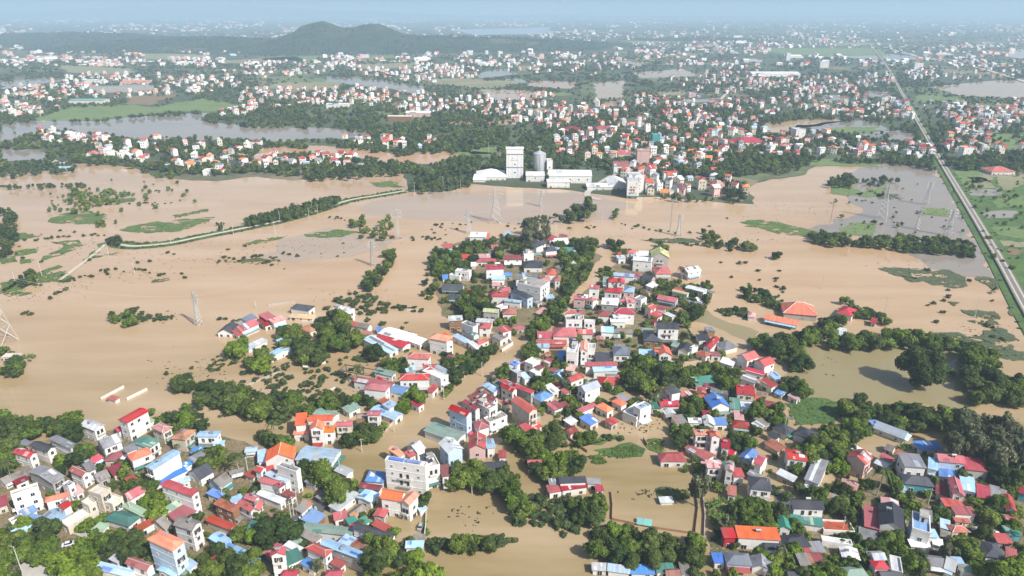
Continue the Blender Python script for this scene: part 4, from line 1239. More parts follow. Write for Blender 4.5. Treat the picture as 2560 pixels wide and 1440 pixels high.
PATCH = {'r': ['Rd', 'Rq', 'Rp', 'RW'], 'd': ['Rr', 'Rx', 'Ry'], 'q': ['Rr', 'Rd', 'Rp'], 'b': ['RW', 'RB', 'Ry'], 'B': ['Rb', 'RB', 'RW'], 'w': ['RW', 'Ry'], 'W': ['Rw', 'Ry', 'Rb'], 'y': ['RW', 'RY', 'Ra'], 'g': ['Re', 'RG'], 'e': ['RW', 'Rg', 'Ra'], 'G': ['Re', 'RW'], 'x': ['Rd', 'Ra'], 'a': ['Ry', 'Rx', 'Rq'], 'p': ['Rr', 'RW']}
def roof_geom(mb, wb, form, Wd, D, h, m, wm, pitch, ov=.55, th=.16):
    """roof sheets into mb, gable triangles into wb; the walls stand on 0..Wd x 0..D and reach h"""
    x0, x1, y0, y1 = -ov, Wd + ov, -ov, D + ov
    if form in 'gm' or form in 'GM':
        along_x = form in 'gm'
        span = (y1 - y0) if along_x else (x1 - x0); rise = span / 2 * pitch; inner = (D if along_x else Wd) / 2 * pitch
        if along_x:
            yc = (y0 + y1) / 2
            for a, b in (((y0), yc), (y1, yc)):
                mb.solid([(x0, a, h - ov * pitch), (x1, a, h - ov * pitch), (x1, b, h - ov * pitch + rise), (x0, b, h - ov * pitch + rise),
                          (x0, a, h - ov * pitch + th), (x1, a, h - ov * pitch + th), (x1, b, h - ov * pitch + rise + th), (x0, b, h - ov * pitch + rise + th)],
                         [(0, 1, 2, 3), (4, 5, 6, 7), (0, 1, 5, 4), (1, 2, 6, 5), (2, 3, 7, 6), (3, 0, 4, 7)], m)
                if m[1:] in PATCH: slope_patch(mb, [(x0, a, h - ov * pitch + th), (x1, a, h - ov * pitch + th), (x1, b, h - ov * pitch + rise + th), (x0, b, h - ov * pitch + rise + th)], PATCH[m[1:]])
            for x in (.0, Wd): wb.poly([(x, 0, h), (x, D, h), (x, D / 2, h + inner)], wm)
        else:
            xc = (x0 + x1) / 2
            for a, b in ((x0, xc), (x1, xc)):
                mb.solid([(a, y0, h - ov * pitch), (a, y1, h - ov * pitch), (b, y1, h - ov * pitch + rise), (b, y0, h - ov * pitch + rise),
                          (a, y0, h - ov * pitch + th), (a, y1, h - ov * pitch + th), (b, y1, h - ov * pitch + rise + th), (b, y0, h - ov * pitch + rise + th)],
                         [(0, 1, 2, 3), (4, 5, 6, 7), (0, 1, 5, 4), (1, 2, 6, 5), (2, 3, 7, 6), (3, 0, 4, 7)], m)
                if m[1:] in PATCH: slope_patch(mb, [(a, y0, h - ov * pitch + th), (a, y1, h - ov * pitch + th), (b, y1, h - ov * pitch + rise + th), (b, y0, h - ov * pitch + rise + th)], PATCH[m[1:]])
            for y in (.0, D): wb.poly([(0, y, h), (Wd, y, h), (Wd / 2, y, h + inner)], wm)
        return rise
    if form in 'hT':
        w, d = x1 - x0, y1 - y0; k = min(w, d) / 2; rise = k * pitch; zb = h - .02
        if w >= d: r0, r1 = (x0 + k, (y0 + y1) / 2), (x1 - k, (y0 + y1) / 2)
        else: r0, r1 = ((x0 + x1) / 2, y0 + k), ((x0 + x1) / 2, y1 - k)
        pts = [(x0, y0, zb), (x1, y0, zb), (x1, y1, zb), (x0, y1, zb), (x0, y0, zb + th), (x1, y0, zb + th), (x1, y1, zb + th), (x0, y1, zb + th), (*r0, zb + th + rise), (*r1, zb + th + rise)]
        fs = [(0, 3, 2, 1), (0, 1, 5, 4), (1, 2, 6, 5), (2, 3, 7, 6), (3, 0, 4, 7)]
        fs += [(4, 5, 9, 8), (5, 6, 9), (6, 7, 8, 9), (7, 4, 8)] if w >= d else [(4, 5, 8), (5, 6, 9, 8), (6, 7, 9), (7, 4, 8, 9)]
        mb.solid(pts, fs, m); return rise
    if form == 's':
        rise = (y1 - y0) * pitch * .45; a = h + .02; ins = D * pitch * .45
        mb.solid([(x0, y0, a), (x1, y0, a), (x1, y1, a + rise), (x0, y1, a + rise), (x0, y0, a + th), (x1, y0, a + th), (x1, y1, a + rise + th), (x0, y1, a + rise + th)],
                 [(0, 3, 2, 1), (4, 5, 6, 7), (0, 1, 5, 4), (1, 2, 6, 5), (2, 3, 7, 6), (3, 0, 4, 7)], m)
        if m[1:] in PATCH: slope_patch(mb, [(x0, y0, a + th), (x1, y0, a + th), (x1, y1, a + rise + th), (x0, y1, a + rise + th)], PATCH[m[1:]])
        wb.poly([(0, 0, h), (0, D, h), (0, D, h + ins)], wm); wb.poly([(Wd, 0, h), (Wd, D, h), (Wd, D, h + ins)], wm); wb.poly([(0, D, h), (Wd, D, h), (Wd, D, h + ins), (0, D, h + ins)], wm)
        return rise
    return 0
def make_building(loc, rz, Wd, D, n, form, rc, wc, label, px, name=None, detail=2):
    shed = form in 'sM' and n <= 1.2 or n < 1 or (form == 's' and n < 1.4)
    wide = Wd * D > 480
    kind = name or ('warehouse' if wide and n < 2.6 else 'shed' if shed else 'house')
    root = empty(kind, loc, rz); root['category'] = {'shed': 'shed', 'house': 'house', 'warehouse': 'warehouse'}.get(kind, kind)
    if label and label.startswith('temple'): root.name = 'temple'; root['category'] = 'temple'
    storeys = ['', 'one-storey', 'two-storey', 'three-storey', 'four-storey', 'five-storey', 'six-storey', 'seven-storey', 'eight-storey'][max(1, min(8, round(n)))]
    root['group'] = {'shed': 'sheds and lean-tos of the flooded village', 'house': 'houses of the flooded village', 'warehouse': 'warehouses and halls'}.get(kind, 'town buildings')
    if label: root['label'] = label.partition('~')[0]
    if label and '~' in label: mark(px[0], px[1], label.partition('~')[2])
    if not label:
        desc = f'{WC[wc]}-sided shed, {RC[rc]} {ROOFS[form]} roof' if kind == 'shed' else f'{storeys} {WC[wc]} {kind}, {RC[rc]} {ROOFS[form]} roof' if form != 'f' else f'{storeys} {WC[wc]} flat-topped {kind}'
        TO_NAME.append((root, px[0], px[1], desc))
    h = 3.7 * n - .5; wm = 'V' + wc; rm = 'R' + rc; wb = MB(); rb = MB()
    pitch = {'g': .56, 'G': .56, 'h': .5, 'T': .62, 'm': .16, 'M': .2, 's': .22}.get(form, 0)
    if form in 'gGh' and min(Wd, D) > 14: pitch *= .75
    wb.box(0, Wd, 0, D, -1, h, wm)
    if form == 'f':
        t, ph = .22, .85
        for a in ((-.06, Wd + .06, -.06, t), (-.06, Wd + .06, D - t, D + .06), (-.06, t, t, D - t), (Wd - t, Wd + .06, t, D - t)): wb.box(*a, h - .3, h + ph, wm)
        rb.box(t + .01, Wd - t - .01, t + .01, D - t - .01, h + .01, h + .12, rm if rc not in 'wc' else 'Rf' if rc == 'c' else 'RW')
        if label and label.startswith('big plain'):
            for q in (.08, .5): s = MB(); s.box(Wd * q, Wd * (q + .36), .6, D - .5, h + .5, h + 1.15, 'RB'); s.build('roof_panel', root)
        rb.build('roof', root)
        if n >= 1.9 and Wd > 5 and D > 6 and detail > 1:
            s = MB(); sw, sd = min(3.4, Wd * .45), min(4.2, D * .4); sx, sy = random.uniform(.4, Wd - sw - .4), D - sd - random.uniform(.3, max(.4, D * .2))
            s.box(sx, sx + sw, sy, sy + sd, h + .1, h + 2.6, wm); s.box(sx - .25, sx + sw + .25, sy - .25, sy + sd + .25, h + 2.6, h + 2.78, 'Rf')
            s.box(sx + .6, sx + 1.5, sy - .04, sy, h + .15, h + 2.1, 'opening_dark'); s.build('stair_hut', root)
    else:
        rise = roof_geom(rb, wb, form, Wd, D, h, rm, wm, pitch, ov=.7 if form == 'T' else .5)
        ro = rb.build('roof', root)
        if form == 'T' or (form in 'hgG' and rc in 'oqrp' and detail > 1 and random.random() < .35):
            c = MB(); w, d = Wd + 1.2, D + 1.2; k = min(w, d) / 2; zt = h + .2
            if form in 'hT':
                if w >= d: r0, r1 = Vector((k - .6, D / 2, zt + rise)), Vector((Wd + .6 - k, D / 2, zt + rise))
                else: r0, r1 = Vector((Wd / 2, k - .6, zt + rise)), Vector((Wd / 2, D + .6 - k, zt + rise))
                t_ = .5 if form == 'T' else .22; c.bar(r0, r1, t_, 'RC')
                for e, r_ in (((-.7, -.7, h + .3), r0), ((Wd + .7, -.7, h + .3), r0 if w < d else r1), ((Wd + .7, D + .7, h + .3), r1), ((-.7, D + .7, h + .3), r0 if w >= d else r1)): c.bar(e, r_, t_, 'RC')
                if form == 'T':
                    for r_ in (r0, r1): c.bar(r_, r_ + Vector((0, 0, 2.4)), .6, 'RC', .1)
            elif form == 'g': c.bar((-.5, D / 2, h + rise - .1), (Wd + .5, D / 2, h + rise - .1), .3, 'RC')
            else: c.bar((Wd / 2, -.5, h + rise - .1), (Wd / 2, D + .5, h + rise - .1), .3, 'RC')
            c.build('ridge_cap', ro)
    if n >= 1.9 and detail:
        for k in range(1, int(n + .3)): wb.box(-.12, Wd + .12, -.12, D + .12, 3.7 * k - .62, 3.7 * k - .42, wm)
    wb.build('wall', root)
    if detail == 0: return root
    # windows and doors on the walls the photo shows
    fr = 'frame_white' if wc not in 'w' else random.choice(['frame_white', 'railing', 'bark_pale'])
    ang = abs(math.degrees(rz)); nf = max(1, int(round(n))); fl0 = 0
    walls = [(0, Wd), (1, D)] + ([(2, D)] if ang < 14 and px[0] < 1280 else [])
    if ang < 14 and px[0] < 1280: walls = [(0, Wd), (2, D)]
    for wl, L in walls:
        long_side = L > 11; sp_ = 3.3 if not long_side else 4.6
        if detail < 2: sp_ *= 1.4
        cnt = max(1, min(5 if wide else 4, int((L - .8) / sp_)))
        for fl in range(nf):
            z = 3.7 * fl + 1.15
            if z + .9 > h: continue
            for k in range(cnt):
                if random.random() < (.22 if not long_side else .38): continue
                pos = L * (k + .5) / cnt + random.uniform(-.2, .2)
                if fl == 0 and k == 0 and wl == 0 and L > 4: place_window(root, (Wd, D), wl, pos, .85, min(2.0, L * .35), 2.2, fr, 'door')
                elif long_side and not wide: place_window(root, (Wd, D), wl, pos, z + .2, .9, 1.1, fr)
                else: place_window(root, (Wd, D), wl, pos, z, 1.35 if L > 5 else 1.1, 1.5, fr)
    if detail < 2: return root
    if n >= 1.9 and form != 's' and Wd > 4:
        b = MB(); wl = 0 if Wd <= D * 1.4 or ang < 25 else 1; L = Wd if wl == 0 else D; bw = min(L * .8, 6)
        for k in range(1, int(n + .3)):
            if random.random() < .3: continue
            z = 3.7 * k - .4; a, c_ = L / 2 - bw / 2, L / 2 + bw / 2
            if wl == 0:
                b.box(a, c_, -1.3, -.13, z, z + .15, wm); b.box(a, c_, -1.3, -1.2, z + .15, z + 1.0, 'railing'); [b.box(a + .3 + e * (c_ - a) * .5, a + 1.5 + e * (c_ - a) * .5, -.1, -.03, z + .15, z + 2.3, 'opening_dark') for e in (0, 1)]
            else:
                b.box(-1.3, -.13, a, c_, z, z + .15, wm); b.box(-1.3, -1.2, a, c_, z + .15, z + 1.0, 'railing'); [b.box(-.1, -.03, a + .3 + e * (c_ - a) * .5, a + 1.5 + e * (c_ - a) * .5, z + .15, z + 2.3, 'opening_dark') for e in (0, 1)]
        if b.f: b.build('balcony', root)
    if not shed and not wide and random.random() < .4 and form not in 'T':
        aw = MB(); z = min(2.7, h - .3); dx = random.uniform(1.4, 2.6)
        aw.solid([(0.2, -dx, z - .35), (Wd - .2, -dx, z - .35), (Wd - .2, -.06, z), (.2, -.06, z), (.2, -dx, z - .27), (Wd - .2, -dx, z - .27), (Wd - .2, -.06, z + .08), (.2, -.06, z + .08)],
                 [(0, 3, 2, 1), (4, 5, 6, 7), (0, 1, 5, 4), (1, 2, 6, 5), (2, 3, 7, 6), (3, 0, 4, 7)], 'R' + random.choice('rbeyWg'))
        aw.build('awning', root)
    if n >= 1.6 and not wide and random.random() < .45:
        tk = MB(); zz = h + (.15 if form == 'f' else max(.3, rise * .75)); cx, cy = Wd * random.uniform(.3, .7), D * random.uniform(.3, .6)
        for sx in (-.5, .5): tk.box(cx + sx - .05, cx + sx + .05, cy - .4, cy + .4, zz - .3, zz + .5, 'galvanised')
        tk.bar((cx - .95, cy, zz + 1.0), (cx + .95, cy, zz + 1.0), 1.1, 'solar_tank', n=10); tk.build('water_tank', root)
    return root
def clear_of(X, Y, mrg):
    for (cx, cy, hw, hd, c, s) in FOOT:
        dx, dy = X - cx, Y - cy
        if abs(dx) > hw + hd + 12 or abs(dy) > hw + hd + 12: continue
        if abs(dx * c + dy * s) < hw + mrg and abs(-dx * s + dy * c) < hd + mrg: return False
    return True
n_house = 0
for ln in HOUSES.strip().split('\n'):
    if ln[0] == '@': ox, oy, sc = SHEETS[ln[1]]; continue
    body, _, lab = ln.partition('#'); t = body.split()
    c = [float(q) for q in t[:6]]; n = float(t[6]); form, rc, wc = t[7:10]
    h = 3.7 * n - .5
    A, B, C = [Vector(at(ox + c[i] / sc, oy + c[i + 1] / sc, h)[:2]) for i in (0, 2, 4)]
    ab, ac = B - A, C - A
    # keep the better seen, longer side and square the other one on it
    if ab.length >= ac.length * .8: u = ab.normalized(); v = Vector((-u.y, u.x)); Wd = ab.length; D = max(abs(ac.dot(v)), 3.2)
    else: v = ac.normalized(); u = Vector((v.y, -v.x)); D = ac.length; Wd = max(abs(ab.dot(u)), 3.2)
    Wd = max(Wd - .8, 2.6); D = max(D - .8, 2.6); A = A + u * .4 + v * .4
    ctr = A + u * Wd / 2 + v * D / 2; px = proj(ctr.x, ctr.y, h)
    make_building((A.x, A.y, 0), math.atan2(u.y, u.x), Wd, D, n, form, rc, wc, lab.strip() or None, px)
    FOOT.append((ctr.x, ctr.y, Wd / 2, D / 2, u.x, u.y))
for ln in MIDS.strip().split('\n'):
    body, _, lab = ln.partition('#'); t = body.split(); x, y, wpx, dep, n = [float(q) for q in t[:5]]; form, rc, wc = t[5:8]
    X, Y, _ = at(x, y); d = proj(X, Y, 0)[2]; Wd = wpx * d / FPX; rz = R(random.uniform(-4, 4))
    kind = 'block' if n >= 3.5 or Wd * dep > 900 and n > 2 else None
    lm = len(LANDMARKS)
    make_building((X - Wd / 2, Y, 0), rz, Wd, dep, n, form, rc, wc, lab.strip(), (x, y), name=kind, detail=1)
    FOOT.append((X, Y + dep / 2, Wd / 2, dep / 2, 1, 0))

FILL = [pts_px(q) for q in ('0,1110 640,1130 760,1250 700,1440 0,1440', '640,1130 900,1180 1080,1380 720,1440', '1110,620 1380,600 1480,650 1420,760 1330,840 1110,790', '1430,740 1700,690 1800,740 1720,800 1850,870 1800,900 1430,880', '1110,900 1560,900 1560,1060 1110,1060', '1690,1100 2100,1120 2560,1170 2560,1440 1790,1440 1780,1330 1860,1240 1700,1180', '1560,1000 1960,960 1960,1080 1700,1080', '880,940 1140,900 1100,1040 880,1000')]
def pick(P): 
    xs = [p[0] for p in P]; ys = [p[1] for p in P]
    while True:
        x, y = random.uniform(min(xs), max(xs)), random.uniform(min(ys), max(ys))
        if inpoly(P, x, y): return x, y
def inpoly(P, x, y):
    ins = False; j = len(P) - 1
    for i in range(len(P)):
        if (P[i][1] > y) != (P[j][1] > y) and x < (P[j][0] - P[i][0]) * (y - P[i][1]) / (P[j][1] - P[i][1]) + P[i][0]: ins = not ins
        j = i
    return ins
PONDS = [pts_px(q) for q in ('1070,1240 1200,1200 1290,1260 1290,1345 1070,1350', '1480,1090 1650,1090 1760,1240 1760,1335 1520,1310', '820,1440 1080,1390 1480,1340 1500,1440')]
STREET = pts_px('850,1200 960,1090 1110,985 1235,885 1300,825 1335,850 1290,910 1195,995 1090,1090 980,1160 910,1220')
AVENUE = pts_px('1488,590 1522,590 1515,650 1500,690 1455,745 1415,770 1440,720 1475,680')
def blocked(x, y): return inpoly(STREET, x, y) or inpoly(AVENUE, x, y) or any(inpoly(P, x, y) for P in PONDS)
for P, cnt in zip(FILL, (19, 13, 17, 24, 21, 25, 11, 4)):
    got = tries = 0
    while got < cnt and tries < 900:
        tries += 1; x, y = pick(P)
        if blocked(x, y): continue
        X, Y, _ = at(x, y, 2); Wd, D = random.uniform(3, 6.5), random.uniform(3.2, 7)
        near_ = min(FOOT, key=lambda f: (f[0] - X) ** 2 + (f[1] - Y) ** 2); u = Vector((near_[4], near_[5])); v = Vector((-u.y, u.x))
        if (near_[0] - X) ** 2 + (near_[1] - Y) ** 2 > 16 ** 2 or not clear_of(X, Y, max(Wd, D) * .5): continue
        A = Vector((X, Y)) - u * Wd / 2 - v * D / 2; got += 1
        make_building((A.x, A.y, 0), math.atan2(u.y, u.x), Wd, D, random.choice((.75, .85, .95, 1.1)), random.choice('ssMs'), random.choice('rrdqayybBWwgexpWa'), random.choice('wcyyk'), None, (x, y), name='shed', detail=1)
        FOOT.append((X, Y, Wd / 2, D / 2, u.x, u.y))
    for k in range(cnt // 2):
        x, y = pick(P)
        if blocked(x, y): continue
        X, Y, _ = at(x, y, 0); near_ = min(FOOT, key=lambda f: (f[0] - X) ** 2 + (f[1] - Y) ** 2); rz = math.atan2(near_[5], near_[4]) + random.choice((0, math.pi / 2)); L = random.uniform(5, 12)
        dx, dy = math.cos(rz), math.sin(rz)
        if not all(clear_of(X + dx * L * q, Y + dy * L * q, .3) for q in (0, .25, .5, .75, 1)): continue
        mb = MB(); mb.box(0, L, -.12, .12, -1, 1.3, random.choice(('Vw', 'Vc', 'Vy', 'old_brick'))); c_ = mb.mats[0]
        for q in range(int(L / 2.5) + 1): mb.box(min(q * 2.5, L - .3), min(q * 2.5, L - .3) + .34, -.17, .17, -1, 1.55, c_)
        o = mb.build('boundary_wall', None, (X, Y, 0)); o.rotation_euler = (0, 0, rz); tag(o, None, 'wall', 'boundary walls'); TO_NAME.append((o, x, y, {'Vw': 'low white', 'Vc': 'low cream', 'Vy': 'low grey', 'old_brick': 'low brick'}[c_] + ' garden wall'))
# ------------------------------------------------------------------ factory tower and silo
X, Y, _ = at(1287, 446); d = proj(X, Y, 0)[2]; tw = 42 * d / FPX; th_ = height(1287, 446, 372)
t = tag(empty('factory_tower', (X - tw / 2, Y, 0)), 'tall white factory tower with grey bands above the flood', 'tower')
w = MB(); w.box(0, tw, 0, 13, -1, th_, 'car_white')
for q in (.36, .80): w.box(-.25, tw + .25, -.25, 13.25, th_ * q, th_ * q + 1.1, 'Ry')
for q in (.12, .34, .66, .88): w.box(tw * q - .18, tw * q + .18, -.12, .0, 0, th_ * .8, 'galvanised')
w.build('wall', t); r_ = MB(); roof_geom(r_, w, 'm', tw, 13, th_ + .02, 'Rw', 'Vw', .12); r_.build('roof', t)
lg = MB()
for k in range(9): lg.box(tw * .3 + k * tw * .045, tw * .3 + k * tw * .045 + tw * .026, -.1, -.01, th_ * .6, th_ * .6 + (1.6 if k in (0, 4) else 1.0), 'frame_white' if 0 else 'galvanised')
lg.solid([(tw * .3, -.1, th_ * .66), (tw * .44, -.1, th_ * .69), (tw * .36, -.1, th_ * .71), (tw * .3, -.02, th_ * .66), (tw * .44, -.02, th_ * .69), (tw * .36, -.02, th_ * .71)], [(0, 1, 2), (5, 4, 3), (0, 3, 4, 1), (1, 4, 5, 2), (2, 5, 3, 0)], 'galvanised')
lg.build('emblem', t)
for q in (.48, .2): place_window(t, (tw, 13), 0, tw * .5, th_ * q, 2, 1.5)
FOOT.append((X, Y + 6, tw / 2, 7, 1, 0))
X, Y, _ = at(1349, 436); d = proj(X, Y, 0)[2]; sr = 15 * d / FPX; sh = height(1349, 436, 386)
t = tag(empty('grain_silo', (X, Y + sr, 0)), 'shining corrugated steel grain silo beside the white tower', 'silo')
s_ = MB(); n_ = 28
for k in range(16):
    z0, z1 = sh * k / 16, sh * (k + 1) / 16; rr = sr + (.12 if k % 2 else 0)
    for i in range(n_):
        a, b_ = 2 * math.pi * i / n_, 2 * math.pi * (i + 1) / n_
        s_.poly([(rr * math.cos(a), rr * math.sin(a), z0), (rr * math.cos(b_), rr * math.sin(b_), z0), (rr * math.cos(b_), rr * math.sin(b_), z1), (rr * math.cos(a), rr * math.sin(a), z1)], 'steel')
s_.build('shell', t); c_ = MB()
for i in range(n_):
    a, b_ = 2 * math.pi * i / n_, 2 * math.pi * (i + 1) / n_
    c_.poly([((sr + .3) * math.cos(a), (sr + .3) * math.sin(a), sh), ((sr + .3) * math.cos(b_), (sr + .3) * math.sin(b_), sh), (0, 0, sh + sr * .5)], 'steel')
c_.build('conical_roof', t); l_ = MB(); l_.bar((0, 0, sh + sr * .4), (0, 0, sh + sr * .5 + 3.5), 1.6, 'galvanised'); l_.box(-2.2, 2.2, -1, 1, sh + sr * .5 + 3.5, sh + sr * .5 + 5.2, 'galvanised'); l_.build('elevator_head', t)
g_ = MB()
for i in range(8): a = i * math.pi / 4; g_.bar((math.cos(a) * (sr + .3), math.sin(a) * (sr + .3), 0), (math.cos(a) * (sr + .3), math.sin(a) * (sr + .3), sh), .3, 'galvanised')
g_.build('stiffener', t); FOOT.append((X, Y + sr, sr, sr, 1, 0))

# ------------------------------------------------------------------ lattice pylons, poles, masts
def pylon(x, yb, yt, wf, label, arms=3):
    X, Y, _ = at(x, yb); H = height(x, yb, yt); b = H * wf / 2; tp = b * .2 + .3
    root = tag(empty('steel_pylon', (X, Y, -.2), random.uniform(-.6, .6)), label, 'pylon', 'high-voltage pylons standing in the flood'); th = .2 + H * .003
    m = MB(); lv = [0]; z = 0
    while z < H * .97: z += max(1.6, (b + (tp - b) * min(1, z / (H * .72))) * 1.5); lv.append(min(z, H * .97))
    rad = lambda z: b + (tp - b) * min(1, z / (H * .72))
    cs = ((-1, -1), (1, -1), (1, 1), (-1, 1))
    for a0, a1 in zip(lv, lv[1:]):
        for i in range(4):
            p, q = cs[i], cs[(i + 1) % 4]; r0, r1 = rad(a0), rad(a1)
            m.bar((p[0] * r0, p[1] * r0, a0), (p[0] * r1, p[1] * r1, a1), th * 1.3, 'galvanised')
            m.bar((p[0] * r0, p[1] * r0, a0), (q[0] * r1, q[1] * r1, a1), th * .7, 'galvanised'); m.bar((q[0] * r0, q[1] * r0, a0), (p[0] * r1, p[1] * r1, a1), th * .7, 'galvanised')
            m.bar((p[0] * r1, p[1] * r1, a1), (q[0] * r1, q[1] * r1, a1), th * .6, 'galvanised')
    m.bar((0, 0, H * .95), (0, 0, H), th, 'galvanised'); m.build('lattice_mast', root)
    for k in range(arms):
        a = MB(); z = H * (.92 - .1 * k); L = b * .5 + H * (.09 + .02 * (k == 1))
        for s in (-1, 1):
            a.bar((s * tp, 0, z), (s * L, 0, z), th * .8, 'galvanised'); a.bar((s * tp, 0, z + H * .035), (s * L, 0, z), th * .6, 'galvanised'); a.bar((s * L, 0, z), (s * L, 0, z - H * .045), th * .8, 'frame_white')
        a.build('cross_arm', root)
for a in ((497, 811, 727, .16, 'narrow steel pylon alone in the open brown flood'), (933, 664, 598, .15, 'thin steel pylon left of the wooded shoreline strip'), (995, 597, 520, .16, 'steel pylon standing behind the small bushy farm islet'),
          (1240, 556, 468, .32, 'largest wide-legged steel pylon before the white factory'), (1172, 583, 522, .18, 'small steel pylon above the white long village roof'), (1353, 516, 473, .2, 'small steel pylon before the grain silo'),
          (1696, 590, 534, .2, 'steel pylon in the flood beyond the lime-roofed hall'), (2205, 546, 458, .24, 'widest steel pylon in the grey water near the railway'), (2316, 512, 452, .22, 'farthest steel pylon in the grey water near the railway'),
          (2294, 574, 520, .22, 'steel pylon behind the dark shoreline trees, with leaning shape'), (2371, 590, 520, .22, 'rightmost steel pylon behind the dark shoreline trees'), (-6, 862, 640, .27, 'huge steel pylon cut by the left edge of the photo')): pylon(*a)
def mast(x, yb, yt, label):
    X, Y, _ = at(x, yb); H = height(x, yb, yt); root = tag(empty('slim_mast', (X, Y, -.2)), label, 'mast'); m = MB()
    for i in range(3):
        a = i * 2.094; m.bar((math.cos(a) * .6, math.sin(a) * .6, 0), (math.cos(a) * .35, math.sin(a) * .35, H), .22, 'galvanised')
    for k in range(int(H / 2)):
        z = k * 2
        for i in range(3): a, b2 = i * 2.094, (i + 1) * 2.094; m.bar((math.cos(a) * .55, math.sin(a) * .55, z), (math.cos(b2) * .55, math.sin(b2) * .55, z + 2), .14, 'galvanised')
    m.build('lattice', root); c = MB(); c.bar((-1.2, 0, H), (1.2, 0, H), .2, 'galvanised'); c.build('cross_bar', root)
mast(1675, 578, 498, 'tall slim double mast rising before the waterside village'); mast(1030, 98, 48, 'very tall thin mast far behind the wooded hill'); mast(2076, 556, 500, 'slim mast at the end of the grassy spit'); mast(1235, 92, 75, 'thin chimney mast behind the red brickworks')
POLES = """428,612,592 560,581,551 584,588,556 688,585,551 700,552,526 773,548,518 781,531,508 795,537,510 832,512,495 938,490,471 272,640,608 105,690,645 38,705,678 337,684,656 2436,795,740 2210,790,742 2054,722,690 1514,600,560 1531,620,585 1565,575,540
1180,1235,1210 1355,530,505 1037,490,455 1121,470,445 1152,478,448 1250,392,372 1270,380,350 1222,385,352 1240,388,365 1462,560,530 1390,585,560 1915,667,640 1850,680,655 1505,560,520 1480,720,690 1940,560,540 200,340,310 640,770,745 735,1290,1240 745,1275,1225 730,1310,1255 1108,470,440 1670,430,405 1450,240,220 2118,640,610
2030,1190,1150 1912,1240,1190 2320,1260,1220 1960,1080,1040 1780,880,845 1530,830,800 1425,1010,975 1265,885,845 1205,940,905 1110,1000,960 985,1080,1045 905,1130,1095 850,1180,1140 2105,1330,1290 560,1260,1215 330,1290,1240 55,1430,1365 620,1180,1140"""
proto = {}
for i, p in enumerate(POLES.split()):
    x, yb, yt = [float(q) for q in p.split(',')]; X, Y, _ = at(x, yb); H = max(6, min(18, height(x, yb, yt)))
    root = empty('utility_pole', (X, Y, -.3), random.uniform(0, 3)); root['category'] = 'pole'; root['group'] = 'concrete poles of the power line'
    if not proto:
        m = MB(); m.bar((0, 0, 0), (0, 0, 1), .42, 'concrete_pole', .26, 6); proto['p'] = m.mesh('pole'); m = MB(); m.bar((-1.1, 0, 0), (1.1, 0, 0), .16, 'concrete_pole')
        for s in (-1, 0, 1): m.bar((s, 0, 0), (s, 0, .35), .16, 'rubber')
        proto['c'] = m.mesh('cross_arm')
    link('pole', proto['p'], root, scale=(1, 1, H)); link('cross_arm', proto['c'], root, (0, 0, H - .6)); TO_NAME.append((root, x, yb, 'concrete power pole'))

def cable(a, b, sag, label):
    A_, B_ = Vector(a), Vector(b); mb = MB(); p = Vector((0, 0, 0))
    for k in range(1, 13):
        t = k / 12; q = (B_ - A_) * t - Vector((0, 0, sag * 4 * t * (1 - t))); mb.bar(p, q, .09, 'galvanised', n=3); p = q
    o = mb.build('power_cable', None, A_); tag(o, label, 'cable', 'cables of the high-voltage line')
def top(x, yb, yt, f=.85): X, Y, _ = at(x, yb); return (X, Y, height(x, yb, yt) * f)
LINE1 = [top(-6, 862, 640), top(497, 811, 727), top(933, 664, 598), top(1172, 583, 522), top(1353, 516, 473)]
for i, (a, b) in enumerate(zip(LINE1, LINE1[1:])):
    for s, nm in ((-3, 'left'), (3, 'right')): cable((a[0] + s, a[1], a[2]), (b[0] + s, b[1], b[2]), 6, f'{nm} thin cable of the {("first", "second", "third", "fourth")[i]} span from the cut-off pylon')

